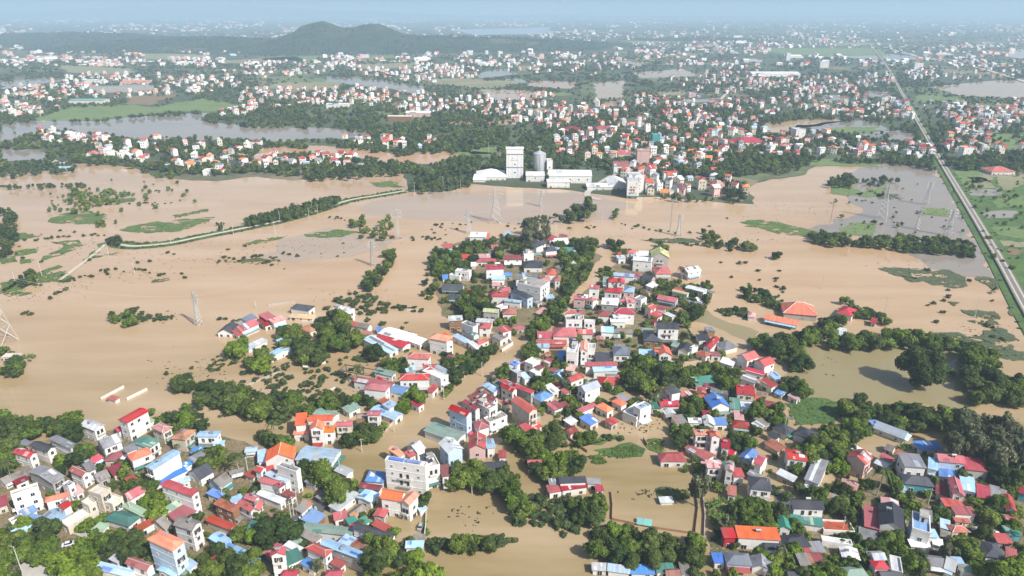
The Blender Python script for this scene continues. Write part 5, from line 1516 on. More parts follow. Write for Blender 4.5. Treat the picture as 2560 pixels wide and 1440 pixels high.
# ------------------------------------------------------------------ walls, small structures
def wall_line(txt, h, m, label, th=.3, name='boundary_wall'):
    P = [Vector(at(*p)[:2]) for p in pts_px(txt)]; o = Vector((P[0].x, P[0].y, 0)); mb = MB()
    for a, b in zip(P, P[1:]):
        d = (b - a).normalized(); n = Vector((-d.y, d.x)) * th / 2; a2, b2 = a - d * .1, b + d * .1
        q = [(a2 - n), (b2 - n), (b2 + n), (a2 + n)]; mb.solid([(*(p - P[0]), -1) for p in q] + [(*(p - P[0]), h) for p in q], [(0, 3, 2, 1), (4, 5, 6, 7), (0, 1, 5, 4), (1, 2, 6, 5), (2, 3, 7, 6), (3, 0, 4, 7)], m)
    r = mb.build(name, None, o); tag(r, label, 'wall', 'boundary walls')
for a in (('1528,1232 1531,1265 1530,1300 1640,1322 1735,1336', 1.1, 'old_brick', 'low brick wall round the flooded yard, near side'), ('1738,1215 1745,1275 1738,1333', 1.2, 'old_brick', 'dark wall along the narrow lane beside the flooded yard'),
          ('1755,1230 1762,1290 1760,1340', 1.2, 'Vy', 'wall on the right side of the narrow flooded lane'), ('1066,1270 1065,1315 1060,1362', 2, 'Vc', 'tall pale wall between orange-roofed villa and pond'),
          ('253,1000 310,970', 1.6, 'Vw', 'left white wall of the flooded enclosure at the shore'), ('318,1001 368,976', 1.6, 'Vw', 'right white wall of the flooded enclosure at the shore'),
          ('1420,1098 1468,1132', 1.5, 'old_brick', 'dark wall end running into the pond'), ('1608,1100 1618,1115', 1.6, 'old_brick', 'short dark wall stub at the weedy pond corner'),
          ('940,1100 985,1060 1005,1040', 1.8, 'Vc', 'pale wall on the left bank of the flooded street'), ('880,1120 925,1082', 1.4, 'VR' if 0 else 'Vp', 'reddish wall on the left bank of the flooded street'),
          ('2150,1240 2158,1310 2166,1400', 1.6, 'Vy', 'grey wall beside the narrow paved lane'), ('560,990 700,930', 1, 'Vy', 'low grey wall along the shoreline bushes'), ('808,985 838,972', 1.2, 'Vw', 'short white wall in the shoreline bushes'),
          ('1255,880 1282,862 1260,840', 2, 'Vw', 'white gate wall beside the flooded street corner'), ('1470,1020 1500,1018', 1.2, 'Vy', 'grey garden wall under the grey gabled house'), ('670,765 740,755', 1.4, 'Vy', 'thin wall at the shore behind the charcoal-roofed house'),
          ('2155,1365 2290,1380 2400,1385', 1.3, 'old_brick', 'long brick wall behind the white awnings'), ('1010,775 1045,780', 1.4, 'Vw', 'white wall standing in the water among bushes'),
          ('118,1410 60,1380', 1.5, 'Vc', 'cream wall beside the concrete yard'), ('300,612 292,640 240,640', .8, 'Vy', 'low dyke wall below the causeway end')): wall_line(*a)
X, Y, _ = at(785, 912)
t = tag(empty('concrete_tank_wall', (X, Y, 0), R(28)), 'white open concrete enclosure standing alone in brown water', 'enclosure'); m = MB()
for a in ((-6.5, 6.5, -1.5, -1.2), (-6.5, 6.5, 1.2, 1.5), (-6.5, -6.2, -1.2, 1.2), (6.2, 6.5, -1.2, 1.2)): m.box(*a, -1, 1.3, 'Vw')
m.build('wall', t)
X, Y, _ = at(850, 945)
t = tag(empty('gantry_frame', (X, Y, 0), R(-18)), 'bare dark roof frame on posts beside the red arched hall', 'frame')
for x_ in (0, 11, 22):
    for y_ in (0, 7): m = MB(); m.bar((x_, y_, -1), (x_, y_, 4.6), .5, 'opening_dark'); m.build('post', t)
m = MB()
for y_ in (0, 7): m.bar((-1, y_, 4.7), (24, y_, 4.7), .5, 'opening_dark')
for x_ in (0, 11, 22): m.bar((x_, -.5, 4.8), (x_, 7.5, 4.8), .4, 'opening_dark')
m.build('beam_frame', t)
X, Y, _ = at(1866, 748)
t = tag(empty('white_statue', (X, Y, 0)), 'small white statue standing on a pedestal near the temple', 'statue'); m = MB(); m.box(-.9, .9, -.9, .9, -.5, 2, 'Vw'); m.build('pedestal', t)
m = MB(); m.bar((0, 0, 2), (0, 0, 4.2), 1.5, 'Vw', .9, 8); m.bar((0, 0, 4.2), (0, 0, 5.2), 1.0, 'Vw', .6, 8); m.bar((0, 0, 5.25), (0, 0, 6), .62, 'Vw', .4, 8); m.build('figure', t)
def car(x, y, rz, paint, label):
    X, Y, _ = at(x, y, .3); t = tag(empty('parked_car', (X, Y, .17), rz), label, 'car', 'cars parked on dry ground')
    b = MB(); b.box(-2.2, 2.2, -.88, .88, .35, .95, paint)
    b.solid([(-1.5, -.8, .96), (1.3, -.8, .96), (1.3, .8, .96), (-1.5, .8, .96), (-1.1, -.68, 1.5), (.6, -.68, 1.5), (.6, .68, 1.5), (-1.1, .68, 1.5)], [(4, 5, 6, 7), (0, 1, 5, 4), (1, 2, 6, 5), (2, 3, 7, 6), (3, 0, 4, 7)], 'glass_dark')
    b.box(-1.05, .55, -.66, .66, 1.5, 1.54, paint); b.build('body', t)
    for wx in (-1.4, 1.4):
        for wy in (-.9, .9): w = MB(); w.bar((wx, wy - .1, .34), (wx, wy + .1, .34), .68, 'rubber', n=10); w.build('wheel', t)
for a in ((1052, 1318, R(80), 'car_silver', 'silver car under the wall beside the orange-roofed villa'), (762, 1294, R(35), 'car_white', 'white car at the kerb of the dry street'), (779, 1277, R(35), 'car_silver', 'grey car in the tree shade of the dry street'),
          (810, 1215, R(10), 'car_white', 'white van-like car beneath the street tree'), (2491, 1337, R(85), 'car_white', 'white car in the walled yard at the lower right'), (172, 1362, R(25), 'car_white', 'white car among the trees near the concrete yard')): car(*a)

# ------------------------------------------------------------------ plants
def ico(sub):
    bm = bmesh.new(); bmesh.ops.create_icosphere(bm, subdivisions=sub, radius=1); v = np.array([q.co[:] for q in bm.verts]); f = np.array([[q.index for q in p.verts] for p in bm.faces]); bm.free(); return v, f
ICO = {k: ico(k) for k in (1, 2, 3)}
def crown_arrays(seed, lobes, leaves, leaf, squash=.85, sub=2, spread=.66, lr=(.3, .48), low=-.5):
    """Returns verts, quad faces as (n,4) with repeats for triangles avoided, and a tint per vertex; radius about 1"""
    g = np.random.default_rng(seed); C = []
    for _ in range(lobes):
        while True:
            p = g.uniform(-1, 1, 3)
            if np.linalg.norm(p) < 1: break
        p *= spread; C.append((p, g.uniform(*lr)))
    C.append((np.zeros(3), .5)); LTN = []; V = []; F = []; T = []; n = 0
    iv, if_ = ICO[sub]
    for p, r in C:
        v = iv * (r * .9) * (1 + .12 * np.sin(iv[:, :1] * 7 + seed) * np.cos(iv[:, 1:2] * 6)) + p; V.append(v); F.append(np.c_[if_, if_[:, 2]] + n); lt = g.uniform(.7, 1.35); LTN.append(lt); T.append(np.full(len(v), .8 * lt)); n += len(v)
    wts = np.array([r * r for _, r in C]); wts /= wts.sum(); cnt = 0; tries = 0; LV = []; 
    while cnt < leaves and tries < leaves * 12:
        tries += 1; i = g.choice(len(C), p=wts); q = g.normal(size=3); q /= np.linalg.norm(q); pt = C[i][0] + q * C[i][1] * g.uniform(.93, 1.13)
        if pt[2] < low or any(np.linalg.norm(pt - C[j][0]) < C[j][1] * .88 for j in range(len(C)) if j != i): continue
        nn = q + g.normal(size=3) * .45 + np.array([0, 0, .25]); nn /= np.linalg.norm(nn); a = np.cross(nn, g.normal(size=3)); a /= np.linalg.norm(a); b_ = np.cross(nn, a); s = leaf * g.uniform(.6, 1.35)
        V.append(np.array([pt - a * s, pt - b_ * s * .6 + nn * s * .12, pt + a * s, pt + b_ * s * .6 + nn * s * .12])); F.append(np.array([[n, n + 1, n + 2, n + 3]])); T.append(np.full(4, g.uniform(.68, 1.42) * LTN[i])); n += 4; cnt += 1
    V = np.concatenate(V); V[:, 2] *= squash; return V, np.concatenate(F), np.concatenate(T)
def mesh_np(name, V, F, T, mat):
    """F is (n,4); a face whose last two corners are equal is a triangle. T: (n,) or (n,3) tint."""
    tri = F[:, 2] == F[:, 3]; me = bpy.data.meshes.new(name); lt = np.where(tri, 3, 4); mask = np.ones(F.shape, bool); mask[tri, 3] = False
    me.vertices.add(len(V)); me.vertices.foreach_set('co', np.ascontiguousarray(V, np.float32).ravel())
    loops = F[mask]; me.loops.add(len(loops)); me.loops.foreach_set('vertex_index', loops.astype(np.int32)); me.polygons.add(len(F))
    me.polygons.foreach_set('loop_start', (np.cumsum(lt) - lt).astype(np.int32)); me.update(calc_edges=True)
    if T is not None:
        c = np.ones((len(V), 4), np.float32); c[:, :3] = T[:, None] if T.ndim == 1 else T; at_ = me.attributes.new('tint', 'FLOAT_COLOR', 'POINT'); at_.data.foreach_set('color', c.ravel())
    me.materials.append(MATS[mat]); return me
def frond_arrays(seed, n, length, width, droop, stems=1, rise=.5, segs=5):
    g = np.random.default_rng(seed); V = []; F = []; T = []; k = 0
    for s in range(stems):
        o = g.uniform(-.5, .5, 3) * (stems > 1); o[2] = g.uniform(-.15, .15)
        for i in range(n):
            a = 2 * math.pi * (i + g.uniform(-.3, .3)) / n; L = length * g.uniform(.75, 1.15); up = rise * g.uniform(.4, 1.6); dr = droop * g.uniform(.7, 1.3); side = np.array([-math.sin(a), math.cos(a), 0]); t_ = g.uniform(.75, 1.35)
            for j in range(segs + 1):
                q = j / segs; c = o + np.array([math.cos(a) * L * q * .85, math.sin(a) * L * q * .85, up * q * L - dr * q * q * L]); w = width * math.sin(math.pi * min(.97, .12 + q * .86)) 
                V += [c - side * w - np.array([0, 0, w * .5]), c, c + side * w - np.array([0, 0, w * .5])]; T += [t_] * 3
                if j < segs:
                    b_ = k + j * 3; F += [[b_, b_ + 3, b_ + 4, b_ + 1], [b_ + 1, b_ + 4, b_ + 5, b_ + 2]]
            k += (segs + 1) * 3
    return np.array(V), np.array(F), np.array(T)
HI = {'d': [crown_arrays(i, 15, 820, .105, .9, 2, .74, (.24, .42)) for i in range(7)], 's': [crown_arrays(30 + i, 9, 420, .15, .62, 1, .7, (.28, .42)) for i in range(3)], 't': [crown_arrays(40 + i, 13, 560, .1, 1.35, 1, .68, (.2, .34)) for i in range(3)],
      'b': [frond_arrays(50 + i, 7, .62, .11, .75, 5, 1.0) for i in range(3)], 'p': [frond_arrays(60 + i, 17, 1.0, .1, 1.15, 1, .62) for i in range(2)], 'banyan': [crown_arrays(77, 34, 5200, .05, .95, 2, .72, (.2, .33), -.7)]}
HI['g'] = HI['d']; HI['l'] = HI['d']
LO = {'d': [crown_arrays(100 + i, 5, 70, .2, .86, 1) for i in range(4)], 's': [crown_arrays(110 + i, 5, 60, .22, .6, 1, .7, (.28, .42)) for i in range(2)], 't': [crown_arrays(120 + i, 6, 70, .2, 1.3, 1, .68, (.25, .38)) for i in range(2)], 'b': [frond_arrays(130, 6, .62, .13, .75, 3, 1.0, 3)]}
LO['g'] = LO['d']; LO['l'] = LO['d']
FAR = [crown_arrays(200 + i, 3, 0, .2, .7, 1, .7) for i in range(4)]
MID = {k: [crown_arrays(300 + i + j * 9, 11, 260, .16, sq, 1, .74, (.24, .42)) for i in range(3)] for j, (k, sq) in enumerate((('d', .86), ('s', .62), ('t', 1.3)))}; MID['g'] = MID['d']; MID['l'] = MID['d']; MID['b'] = HI['b']
TINTS = dict(d=((.04, .07, .022), (.1, .135, .036)), g=((.085, .14, .024), (.15, .2, .038)), l=((.115, .19, .022), (.16, .225, .03)), b=((.09, .17, .035), (.13, .21, .05)), s=((.05, .08, .03), (.085, .11, .04)), t=((.1, .12, .065), (.15, .16, .09)), p=((.07, .1, .035), (.1, .13, .05)))
def tint(k):
    a, b_ = TINTS[k]; f = random.random(); j = random.uniform(.88, 1.12); return tuple((x + (y - x) * f) * j for x, y in zip(a, b_))
def trunk_mesh(seed, pale=False, palm=False):
    g = random.Random(seed); m = MB(); mt = 'bark_pale' if pale or palm else 'bark'
    if palm:
        p = Vector((0, 0, -.08))
        for k in range(6): q = Vector((.04 * math.sin(k * .6), .015 * k, (k + 1) / 6)); m.bar(p, q, .06 - .004 * k, mt, .056 - .004 * k, 8); p = q
        return m.mesh('trunk')
    p = Vector((0, 0, -.15)); q = Vector((g.uniform(-.04, .04), g.uniform(-.04, .04), .55)); m.bar(p, q, .13, mt, .09, 7)
    for k in range(6):
        a = k * 1.05 + g.uniform(-.3, .3); e = q + Vector((math.cos(a) * .42, math.sin(a) * .42, g.uniform(.3, .7))); m.bar(q, e, .07, mt, .03, 5); m.bar(e, e + Vector((math.cos(a + .6) * .25, math.sin(a + .6) * .25, .3)), .03, mt, .012, 4)
    m.bar(q, q + Vector((0, 0, .8)), .08, mt, .03, 5); return m.mesh('trunk')
HIM = {k: [mesh_np('crown', *a, 'leaves_object') for a in v] for k, v in HI.items() if k not in 'gl'}; HIM['g'] = HIM['d']; HIM['l'] = HIM['d']
TRUNK = [trunk_mesh(i) for i in range(3)]; TPALE = trunk_mesh(9, True); TPALM = trunk_mesh(3, palm=True)
KIND = dict(d=('broadleaf_tree', 'tree', 'dark broadleaf tree'), g=('broadleaf_tree', 'tree', 'mid-green leafy tree'), l=('broadleaf_tree', 'tree', 'bright lime-green tree'), b=('banana_plant', 'banana plant', 'long-leaved banana clump'),
            s=('shrub', 'shrub', 'low half-drowned shrub'), t=('tall_tree', 'tree', 'tall grey-green tree'), p=('palm_tree', 'palm', 'coconut palm'))
def plant(k, X, Y, Rr, px, label=None, shape=None):
    nm, cat, desc = KIND[k]; root = empty(nm, (X, Y, 0), random.uniform(0, 6.28)); root['category'] = cat; root['group'] = {'b': 'banana plants', 's': 'shrubs', 'p': 'coconut palms'}.get(k, 'trees around the houses')
    sz = ' small' if Rr < TYP[k] * .9 else ' large' if Rr > TYP[k] * 1.15 else ''
    if label: root['label'] = label
    else: TO_NAME.append((root, px[0], px[1], (sz.strip() + ' ' if sz else '') + desc))
    me = random.choice(HIM[shape or k]); q = random.uniform(.9, 1.15)
    if k == 'p': link('trunk', TPALM, root, scale=(Rr * 1.5, Rr * 1.5, Rr * 2.2)); c = link('crown', me, root, (0, Rr * .11, Rr * 2.2), scale=(Rr, Rr, Rr))
    elif k == 'b': m_ = link('stem', TRUNK[0], root, scale=(Rr * .7, Rr * .7, Rr * .6)); c = link('crown', me, root, (0, 0, Rr * .45), scale=(Rr, Rr, Rr * q))
    else:
        zc = {'s': .35, 't': 1.75}.get(k, 1.0) * Rr; link('trunk', TPALE if k == 't' else random.choice(TRUNK), root, scale=(Rr, Rr, zc)); c = link('crown', me, root, (0, 0, zc), scale=(Rr, Rr * random.uniform(.9, 1.1), Rr * q))
    c.color = (*tint(k), 1); return root
TYP = dict(d=4.6, g=4.4, l=4.2, b=2.9, s=2.5, t=5.5, p=5)
def inpoly(P, x, y):
    ins = False; j = len(P) - 1
    for i in range(len(P)):
        if (P[i][1] > y) != (P[j][1] > y) and x < (P[j][0] - P[i][0]) * (y - P[i][1]) / (P[j][1] - P[i][1]) + P[i][0]: ins = not ins
        j = i
    return ins
ALL = []
for ln in WOODS.strip().split('\n'):
    t = ln.split(); k, Rr, n = t[0], float(t[1]), int(t[2]); P = pts_px(' '.join(t[3:])); xs = [p[0] for p in P]; ys = [p[1] for p in P]; got = 0; tries = 0
    loc_ = []
    near_ = sum(ys) / len(ys) > 600
    while got < n * (1.55 if near_ else 1.25) and tries < n * 14:
        tries += 1; x, y = random.uniform(min(xs), max(xs)), random.uniform(min(ys), max(ys))
        if not inpoly(P, x, y) or blocked(x, y + 8): continue
        r = Rr * random.choice((.5, .66, .8, .95, 1.15))
        if near_ and k in 'dg': k2 = random.choice('ddddggg' if k == 'd' else 'ggggddl')
        else: k2 = k
        zc = {'s': .35, 't': 1.75, 'b': .5}.get(k, 1.0) * r; X, Y, _ = at(x, y, zc)
        if not clear_of(X, Y, r * .14): continue
        if any((X - a) ** 2 + (Y - b_) ** 2 < ((r + c_) * (.5 if near_ else .5)) ** 2 for a, b_, c_ in loc_): continue
        loc_.append((X, Y, r)); ALL.append((k2, X, Y, r, (x, y))); got += 1
for x, y, r, k in ((15, 1160, 5, 'p'), (592, 1140, 5, 'p'), (684, 1055, 4.5, 'p'), (2206, 1180, 5.5, 'p'), (1632, 990, 5, 'p'), (1650, 975, 4.5, 'p'), (893, 920, 4.5, 'p'), (1712, 785, 4.5, 'p'), (1240, 600, 4.5, 'p'), (1700, 670, 3.6, 'p'), (1425, 570, 3.6, 'p'), (2262, 1120, 3.6, 'b'), (2140, 1335, 3.4, 'b'), (370, 1060, 3.5, 'b'), (650, 1050, 3.5, 'b')):
    X, Y, _ = at(x, y, 2.2 * r if k == 'p' else 1); ALL.append((k, X, Y, r, (x, y)))
# one long line of small drowned bushes here and there
for txt, n in (('60,600 200,588 300,585', 16), ('20,700 120,715 210,690', 18), ('230,690 330,672 420,690', 12), ('540,655 640,640 740,650', 14), ('820,540 900,560 960,580', 14), ('140,500 300,512 460,505', 14), ('2140,500 2260,520 2400,560', 12), ('1330,1105 1420,1115 1500,1090 1560,1100', 16), ('1560,560 1640,575 1740,585', 12), ('440,800 370,790 330,770', 10), ('600,800 540,800', 4), ('1040,592 1110,600', 8), ('930,590 1040,598', 6), ('1590,560 1700,610 1760,612', 8), ('340,470 400,480 360,460', 6), ('560,640 620,655 700,655', 10), ('700,632 760,640', 5), ('1990,790 2060,800', 6), ('120,745 200,705', 8), ('1080,560 1140,563', 4), ('2150,555 2280,560', 8), ('240,680 300,672', 5), ('2400,600 2440,650', 6), ('60,780 90,790', 3)):
    P = pts_px(txt)
    for i in range(n):
        s_ = random.random() * (len(P) - 1); a, b_ = P[int(s_)], P[int(s_) + 1]; f = s_ - int(s_); x, y = a[0] + (b_[0] - a[0]) * f + random.uniform(-6, 6), a[1] + (b_[1] - a[1]) * f + random.uniform(-3, 3); X, Y, _ = at(x, y, .5)
        if clear_of(X, Y, 1): ALL.append(('s', X, Y, random.uniform(1.2, 2.4), (x, y)))
for P, cnt in zip(FILL, (200, 100, 190, 190, 140, 300, 100, 40)):
    for i in range(cnt):
        x, y = pick(P); r = random.choice((1.3, 1.8, 2.2, 2.8, 3.4)); X, Y, _ = at(x, y, r)
        if not blocked(x, y) and clear_of(X, Y, r * .3): ALL.append((random.choice('dddgggggllbbs' if random.random() < .93 else 'tp') if r > 1.9 else random.choice('ssbgl'), X, Y, r, (x, y)))
ALL.sort(key=lambda a: -a[3] / proj(a[1], a[2], 2)[2])
quota = {'d': 285, 'g': 0, 'l': 0, 't': 40, 'b': 90, 's': 120, 'p': 40}; used = {}; rest = []
bx, by, _ = at(2290, 968); r0 = plant('d', bx, by, 12.2, (2290, 925), 'huge lone banyan tree with a dense dark crown in the pond', 'banyan'); r0.name = 'banyan_tree'
for ch in r0.children: ch.scale[2] *= 1.1
for k, X, Y, r, px in ALL:
    q = 'd' if k in 'dgl' else k
    if (X - bx) ** 2 + (Y - by) ** 2 < 729: continue
    if used.get(q, 0) < quota[q] and -40 < px[0] < 2600 and px[1] < 1455: used[q] = used.get(q, 0) + 1; plant(k, X, Y, r, px)
    else: rest.append((k, X, Y, r, px))

# ------------------------------------------------------------------ masses: the trees past counting, the woods and towns far off
class Mass:
    def __init__(s): s.V = []; s.F = []; s.T = []; s.n = 0
    def add(s, arr, X, Y, Z, r, col, rz, sz=1.0):
        V, F, T = arr; c, q = math.cos(rz), math.sin(rz); W_ = np.empty_like(V); W_[:, 0] = (V[:, 0] * c - V[:, 1] * q) * r + X; W_[:, 1] = (V[:, 0] * q + V[:, 1] * c) * r + Y; W_[:, 2] = V[:, 2] * r * sz + Z
        s.V.append(W_); s.F.append(F + s.n); s.T.append(T[:, None] * np.array(col)[None]); s.n += len(V)
    def build(s, name, label, cat): return tag(link(name, mesh_np(name, np.concatenate(s.V), np.concatenate(s.F), np.concatenate(s.T), 'leaves_stored')), label, cat, None, 'stuff')
LAKEP = [pts_px(l.split('|')[1]) for l in LAKES.strip().split('\n')]; FIELDP = [pts_px(l.split('|')[1]) for l in GREENS.strip().split('\n')]
BB = [(min(p[0] for p in P), max(p[0] for p in P), min(p[1] for p in P), max(p[1] for p in P), P) for P in LAKEP + FIELDP]
RWP = pts_px(RW)
def on_rail(x, y):
    for a, b_ in zip(RWP, RWP[1:]):
        if a[1] <= y <= b_[1]: return abs(a[0] + (b_[0] - a[0]) * (y - a[1]) / (b_[1] - a[1]) - x) < 2.5 + y * .022
    return False
def open_land(x, y):
    if on_rail(x, y): return False
    for a, b_, c, d_, P in BB:
        if a <= x <= b_ and c <= y <= d_ and inpoly(P, x, y): return False
    return True
mass = Mass()
for k, X, Y, r, px in rest:
    zc = {'s': .35, 't': 1.6, 'b': .5}.get(k, .9) * r; d = proj(X, Y, 0)[2]
    kk = 'd' if k == 'p' else k; src = MID[kk] if d < 620 else LO[kk]
    mass.add(random.choice(src), X, Y, zc, r, tint(k), random.uniform(0, 6.28), random.uniform(.9, 1.15))
mass.build('woodland', 'dense trees and bushes filling the gaps between houses and along shores', 'woodland')
shoreP = pts_px('-60,425 0,420 130,415 190,400 330,408 400,425 540,435 640,425 730,440 900,425 1010,430 1150,440 1290,440 1560,450 1790,440 1880,440 1990,410 2340,400 2400,420 2620,430 2620,46 -60,46')
# towns: white dots thick in the middle distance
ZONES = """
300 1380,330 1640,300 1850,300 2000,330 2200,370 2330,370 2330,400 2080,395 1880,400 1800,390 1790,450 1870,495 1600,490 1560,450 1480,410 1380,390
130 1440,280 1500,250 1700,240 1850,250 1950,280 1900,310 1500,320
230 0,215 60,200 330,180 560,190 620,225 450,240 170,250 130,290 0,295
120 330,140 620,150 1040,155 1060,190 900,175 640,200 560,180
190 620,220 860,215 1100,240 1100,290 860,260 700,270 560,300 540,290
120 880,165 1100,160 1200,170 1180,200 1060,210 900,190
120 1100,250 1280,235 1420,240 1500,290 1380,330 1230,300 1100,280
24 60,330 290,340 260,372 100,362
62 220,375 400,355 680,372 700,415 600,430 480,440 380,420 250,405
34 600,412 880,385 890,420 640,425
20 800,352 960,352 1130,352 1050,370 990,380
100 2380,310 2560,260 2560,380 2480,400 2360,380
60 2290,255 2420,262 2560,250 2560,300 2380,310
120 1870,200 2230,182 2230,210 1980,235 1860,225
70 2240,190 2380,150 2560,170 2560,195 2300,205
90 1950,270 2260,250 2290,300 2150,300
90 1200,140 1500,130 1700,160 1500,190 1250,180
70 1600,170 1900,150 1900,230 1750,240
60 150,130 520,110 700,130 400,145
150 1500,95 2000,90 2200,110 2000,130 1600,120
60 0,150 150,140 400,150 340,165 0,175
60 1900,270 1960,230 2200,215 2200,250
"""
cand = []
for ln in ZONES.strip().split('\n'):
    t = ln.split(); n = int(t[0]); P = pts_px(' '.join(t[1:])); xs = [p[0] for p in P]; ys = [p[1] for p in P]; got = 0; tries = 0
    near = []
    while got < n and tries < n * 25:
        tries += 1; x, y = random.uniform(min(xs), max(xs)), random.uniform(min(ys), max(ys))
        if not inpoly(P, x, y) or not open_land(x, y): continue
        if mn.noise(Vector((x * .012, y * .03, 11))) < -.18 and random.random() < .6: continue
        X, Y, _ = at(x, y); k = 1 + max(0, (Y - 1800)) / 5000; Wd, D, n_ = random.uniform(5, 9) * k, random.uniform(7, 13) * k, random.choice((1, 1.2, 1.8, 2, 2.3, 2.6, 3, 3.3))
        if not clear_of(X + Wd / 2, Y + D / 2, max(Wd, D) * .4) or any(abs(X - a) < (Wd + c) * .62 and abs(Y - b_) < (D + d_) * .62 for a, b_, c, d_ in near): continue
        near.append((X, Y, Wd, D)); cand.append((Y, X, Wd, D, n_, x, y)); got += 1
cand.sort()
n_now = sum(1 for o in COL.objects if o.type == 'EMPTY' and o.name.startswith('house'))
RCH = 'rrrrrqqqooddwwWyyYkkbppfffff'
cells = {}
houses = Mass(); HV = []; HF = []; HM = []; hm_keys = ['Vw', 'Vc', 'Vp', 'Rr', 'Rd', 'Rq', 'Ro', 'Rw', 'RW', 'Ry', 'RY', 'Rk', 'Rb', 'Rp', 'Rf', 'glass_dark', 'RB', 'Rx', 'Ra', 'Re', 'Rg', 'RG']
def far_house(X, Y, rz, Wd, D, n, form, rc, wc, windows):
    mb = MB(); h = 3.7 * n - .2; mb.box(0, Wd, 0, D, -.5, h, 'V' + wc)
    if form == 'f':
        mb.box(.3, Wd - .3, .3, D - .3, h, h + .1, 'R' + rc)
        if n > 1.7: mb.box(Wd * .2, Wd * .7, D * .5, D * .85, h + .1, h + 2.4, 'V' + wc)
    else: roof_geom(mb, mb, form, Wd, D, h, 'R' + rc, 'V' + wc, .5 if form != 'm' else .18)
    if windows:
        for fl in range(int(round(n))):
            for q in (.25, .68):
                if random.random() < .75: mb.box(Wd * q - .7, Wd * q + .7, -.06, .02, 3.7 * fl + .9, 3.7 * fl + 2.4, 'glass_dark')
            if random.random() < .6: mb.box(-.06, .02, D * .45, D * .6, 3.7 * fl + .9, 3.7 * fl + 2.4, 'glass_dark')
    c, s = math.cos(rz), math.sin(rz); n0 = len(HV)
    HV.extend((x * c - y * s + X, x * s + y * c + Y, z) for x, y, z in mb.v)
    for f, m in zip(mb.f, mb.m): HF.append([i + n0 for i in f]); HM.append(hm_keys.index(mb.mats[m]))
for i, (Y, X, Wd, D, n_, x, y) in enumerate(cand):
    rz = R(random.choice((-28, -20, -8, 3, 12, 25)) + random.uniform(-4, 4)); rc = random.choice(RCH); form = 'f' if rc == 'f' else random.choice('gGhmm'); wc = random.choice('wwwwwwccp')
    if n_now < 292 and y < 520:
        n_now += 1; make_building((X, Y, 0), rz, Wd, D, n_, form, rc, wc, None, (x, y), name='house', detail=1)
    else: far_house(X, Y, rz, Wd, D, n_, form, rc, wc, Y < 2300)
    FOOT.append((X + Wd / 2, Y + D / 2, Wd / 2, D / 2, 1, 0))
NEARFOOT = list(FOOT)
for i in range(3600):                                             # the haze-blue town towards the horizon
    y = 46 + 120 * random.random() ** 1.5; x = random.uniform(-20, 2580)
    if not open_land(x, y): continue
    X, Y, _ = at(x, y)
    if mn.noise(Vector((x * .006, y * .05, 2))) + .35 * mn.noise(Vector((x * .02, y * .15, 7))) < 0 and random.random() < .86: continue
    if hill_h(X, Y) > 6: continue
    k = 1 + Y / 5200; big = random.random() < .03
    far_house(X, Y, R(random.uniform(-30, 30)), random.uniform(6, 15) * k * (3 if big else 1), random.uniform(8, 16) * k, random.choice((1, 1.5, 2, 3)) * (1 + Y / 20000), random.choice('ffmg'), random.choice('wwWWfrrqqpypb'), random.choice('wwcp'), False)
me = bpy.data.meshes.new('distant_town'); me.from_pydata(HV, [], HF)
for k in hm_keys: me.materials.append(MATS[k])
me.polygons.foreach_set('material_index', HM); me.update(); tag(link('distant_town', me), 'countless small white and red-roofed houses spread to the hazy horizon', 'town', None, 'stuff')
# woods of the land beyond
FG = {}
for f_ in FOOT: FG.setdefault((int(f_[0] // 40), int(f_[1] // 40)), []).append(f_)
def clear_fast(X, Y, mrg):
    gx, gy = int(X // 40), int(Y // 40)
    for a in (-1, 0, 1):
        for b_ in (-1, 0, 1):
            for (cx, cy, hw, hd, c, s) in FG.get((gx + a, gy + b_), ()):
                dx, dy = X - cx, Y - cy
                if abs(dx * c + dy * s) < hw + mrg and abs(-dx * s + dy * c) < hd + mrg: return False
    return True
mid = Mass(); far = Mass()
for i in range(34000):
    x = random.uniform(-50, 2610); y = 210 + 225 * random.random()
    if not inpoly(shoreP, x, y) or not open_land(x, y): continue
    dn = mn.noise(Vector((x * .008, y * .022, 1))) + .5 * mn.noise(Vector((x * .03, y * .08, 4)))
    if dn < -.12 and random.random() < .85: continue
    if random.random() < .35 and y > 300: continue
    r = random.choice((3, 4, 4.5, 5, 6)); X, Y, _ = at(x, y, r * .7)
    if x > 2350 and y > 2.2 * (x - 2345) + 395 - 40 and y > 400 and random.random() < .9: continue
    if not clear_fast(X, Y, r * .35): continue
    mid.add(random.choice(LO['d'] if y > 270 else FAR), X, Y, r * .8, r, tint('d' if random.random() < .75 else 'g'), random.uniform(0, 6.28), random.uniform(.9, 1.2))
for i in range(17000):
    y = 44 + 170 * random.random(); x = random.uniform(-50, 2610)
    if not open_land(x, y): continue
    dn = mn.noise(Vector((x * .006, y * .04, 1))) + .5 * mn.noise(Vector((x * .03, y * .12, 4)))
    if dn < -.12 and random.random() < .85: continue
    X, Y, _ = at(x, y, 4); r = random.uniform(4, 7) * (1 + Y / 9000)
    if not clear_fast(X, Y, r * .35): continue
    far.add(random.choice(FAR), X, Y, r * .5 + hill_h(X, Y) * .95, r, tint('d'), random.uniform(0, 6.28), random.uniform(.7, 1.0))
for i in range(7000):
    X, Y = random.uniform(-4500, 2000), random.uniform(3200, 5400); h = hill_h(X, Y)
    if h > 8: far.add(random.choice(FAR), X, Y, (h - 5) * .97, random.uniform(6, 10), tint('d'), random.uniform(0, 6.28), .9)
mid.build('wooded_gardens', 'dark tree cover between the middle-distance villages', 'woodland'); far.build('distant_forest', 'bluish far-off forest and tree lines', 'forest')
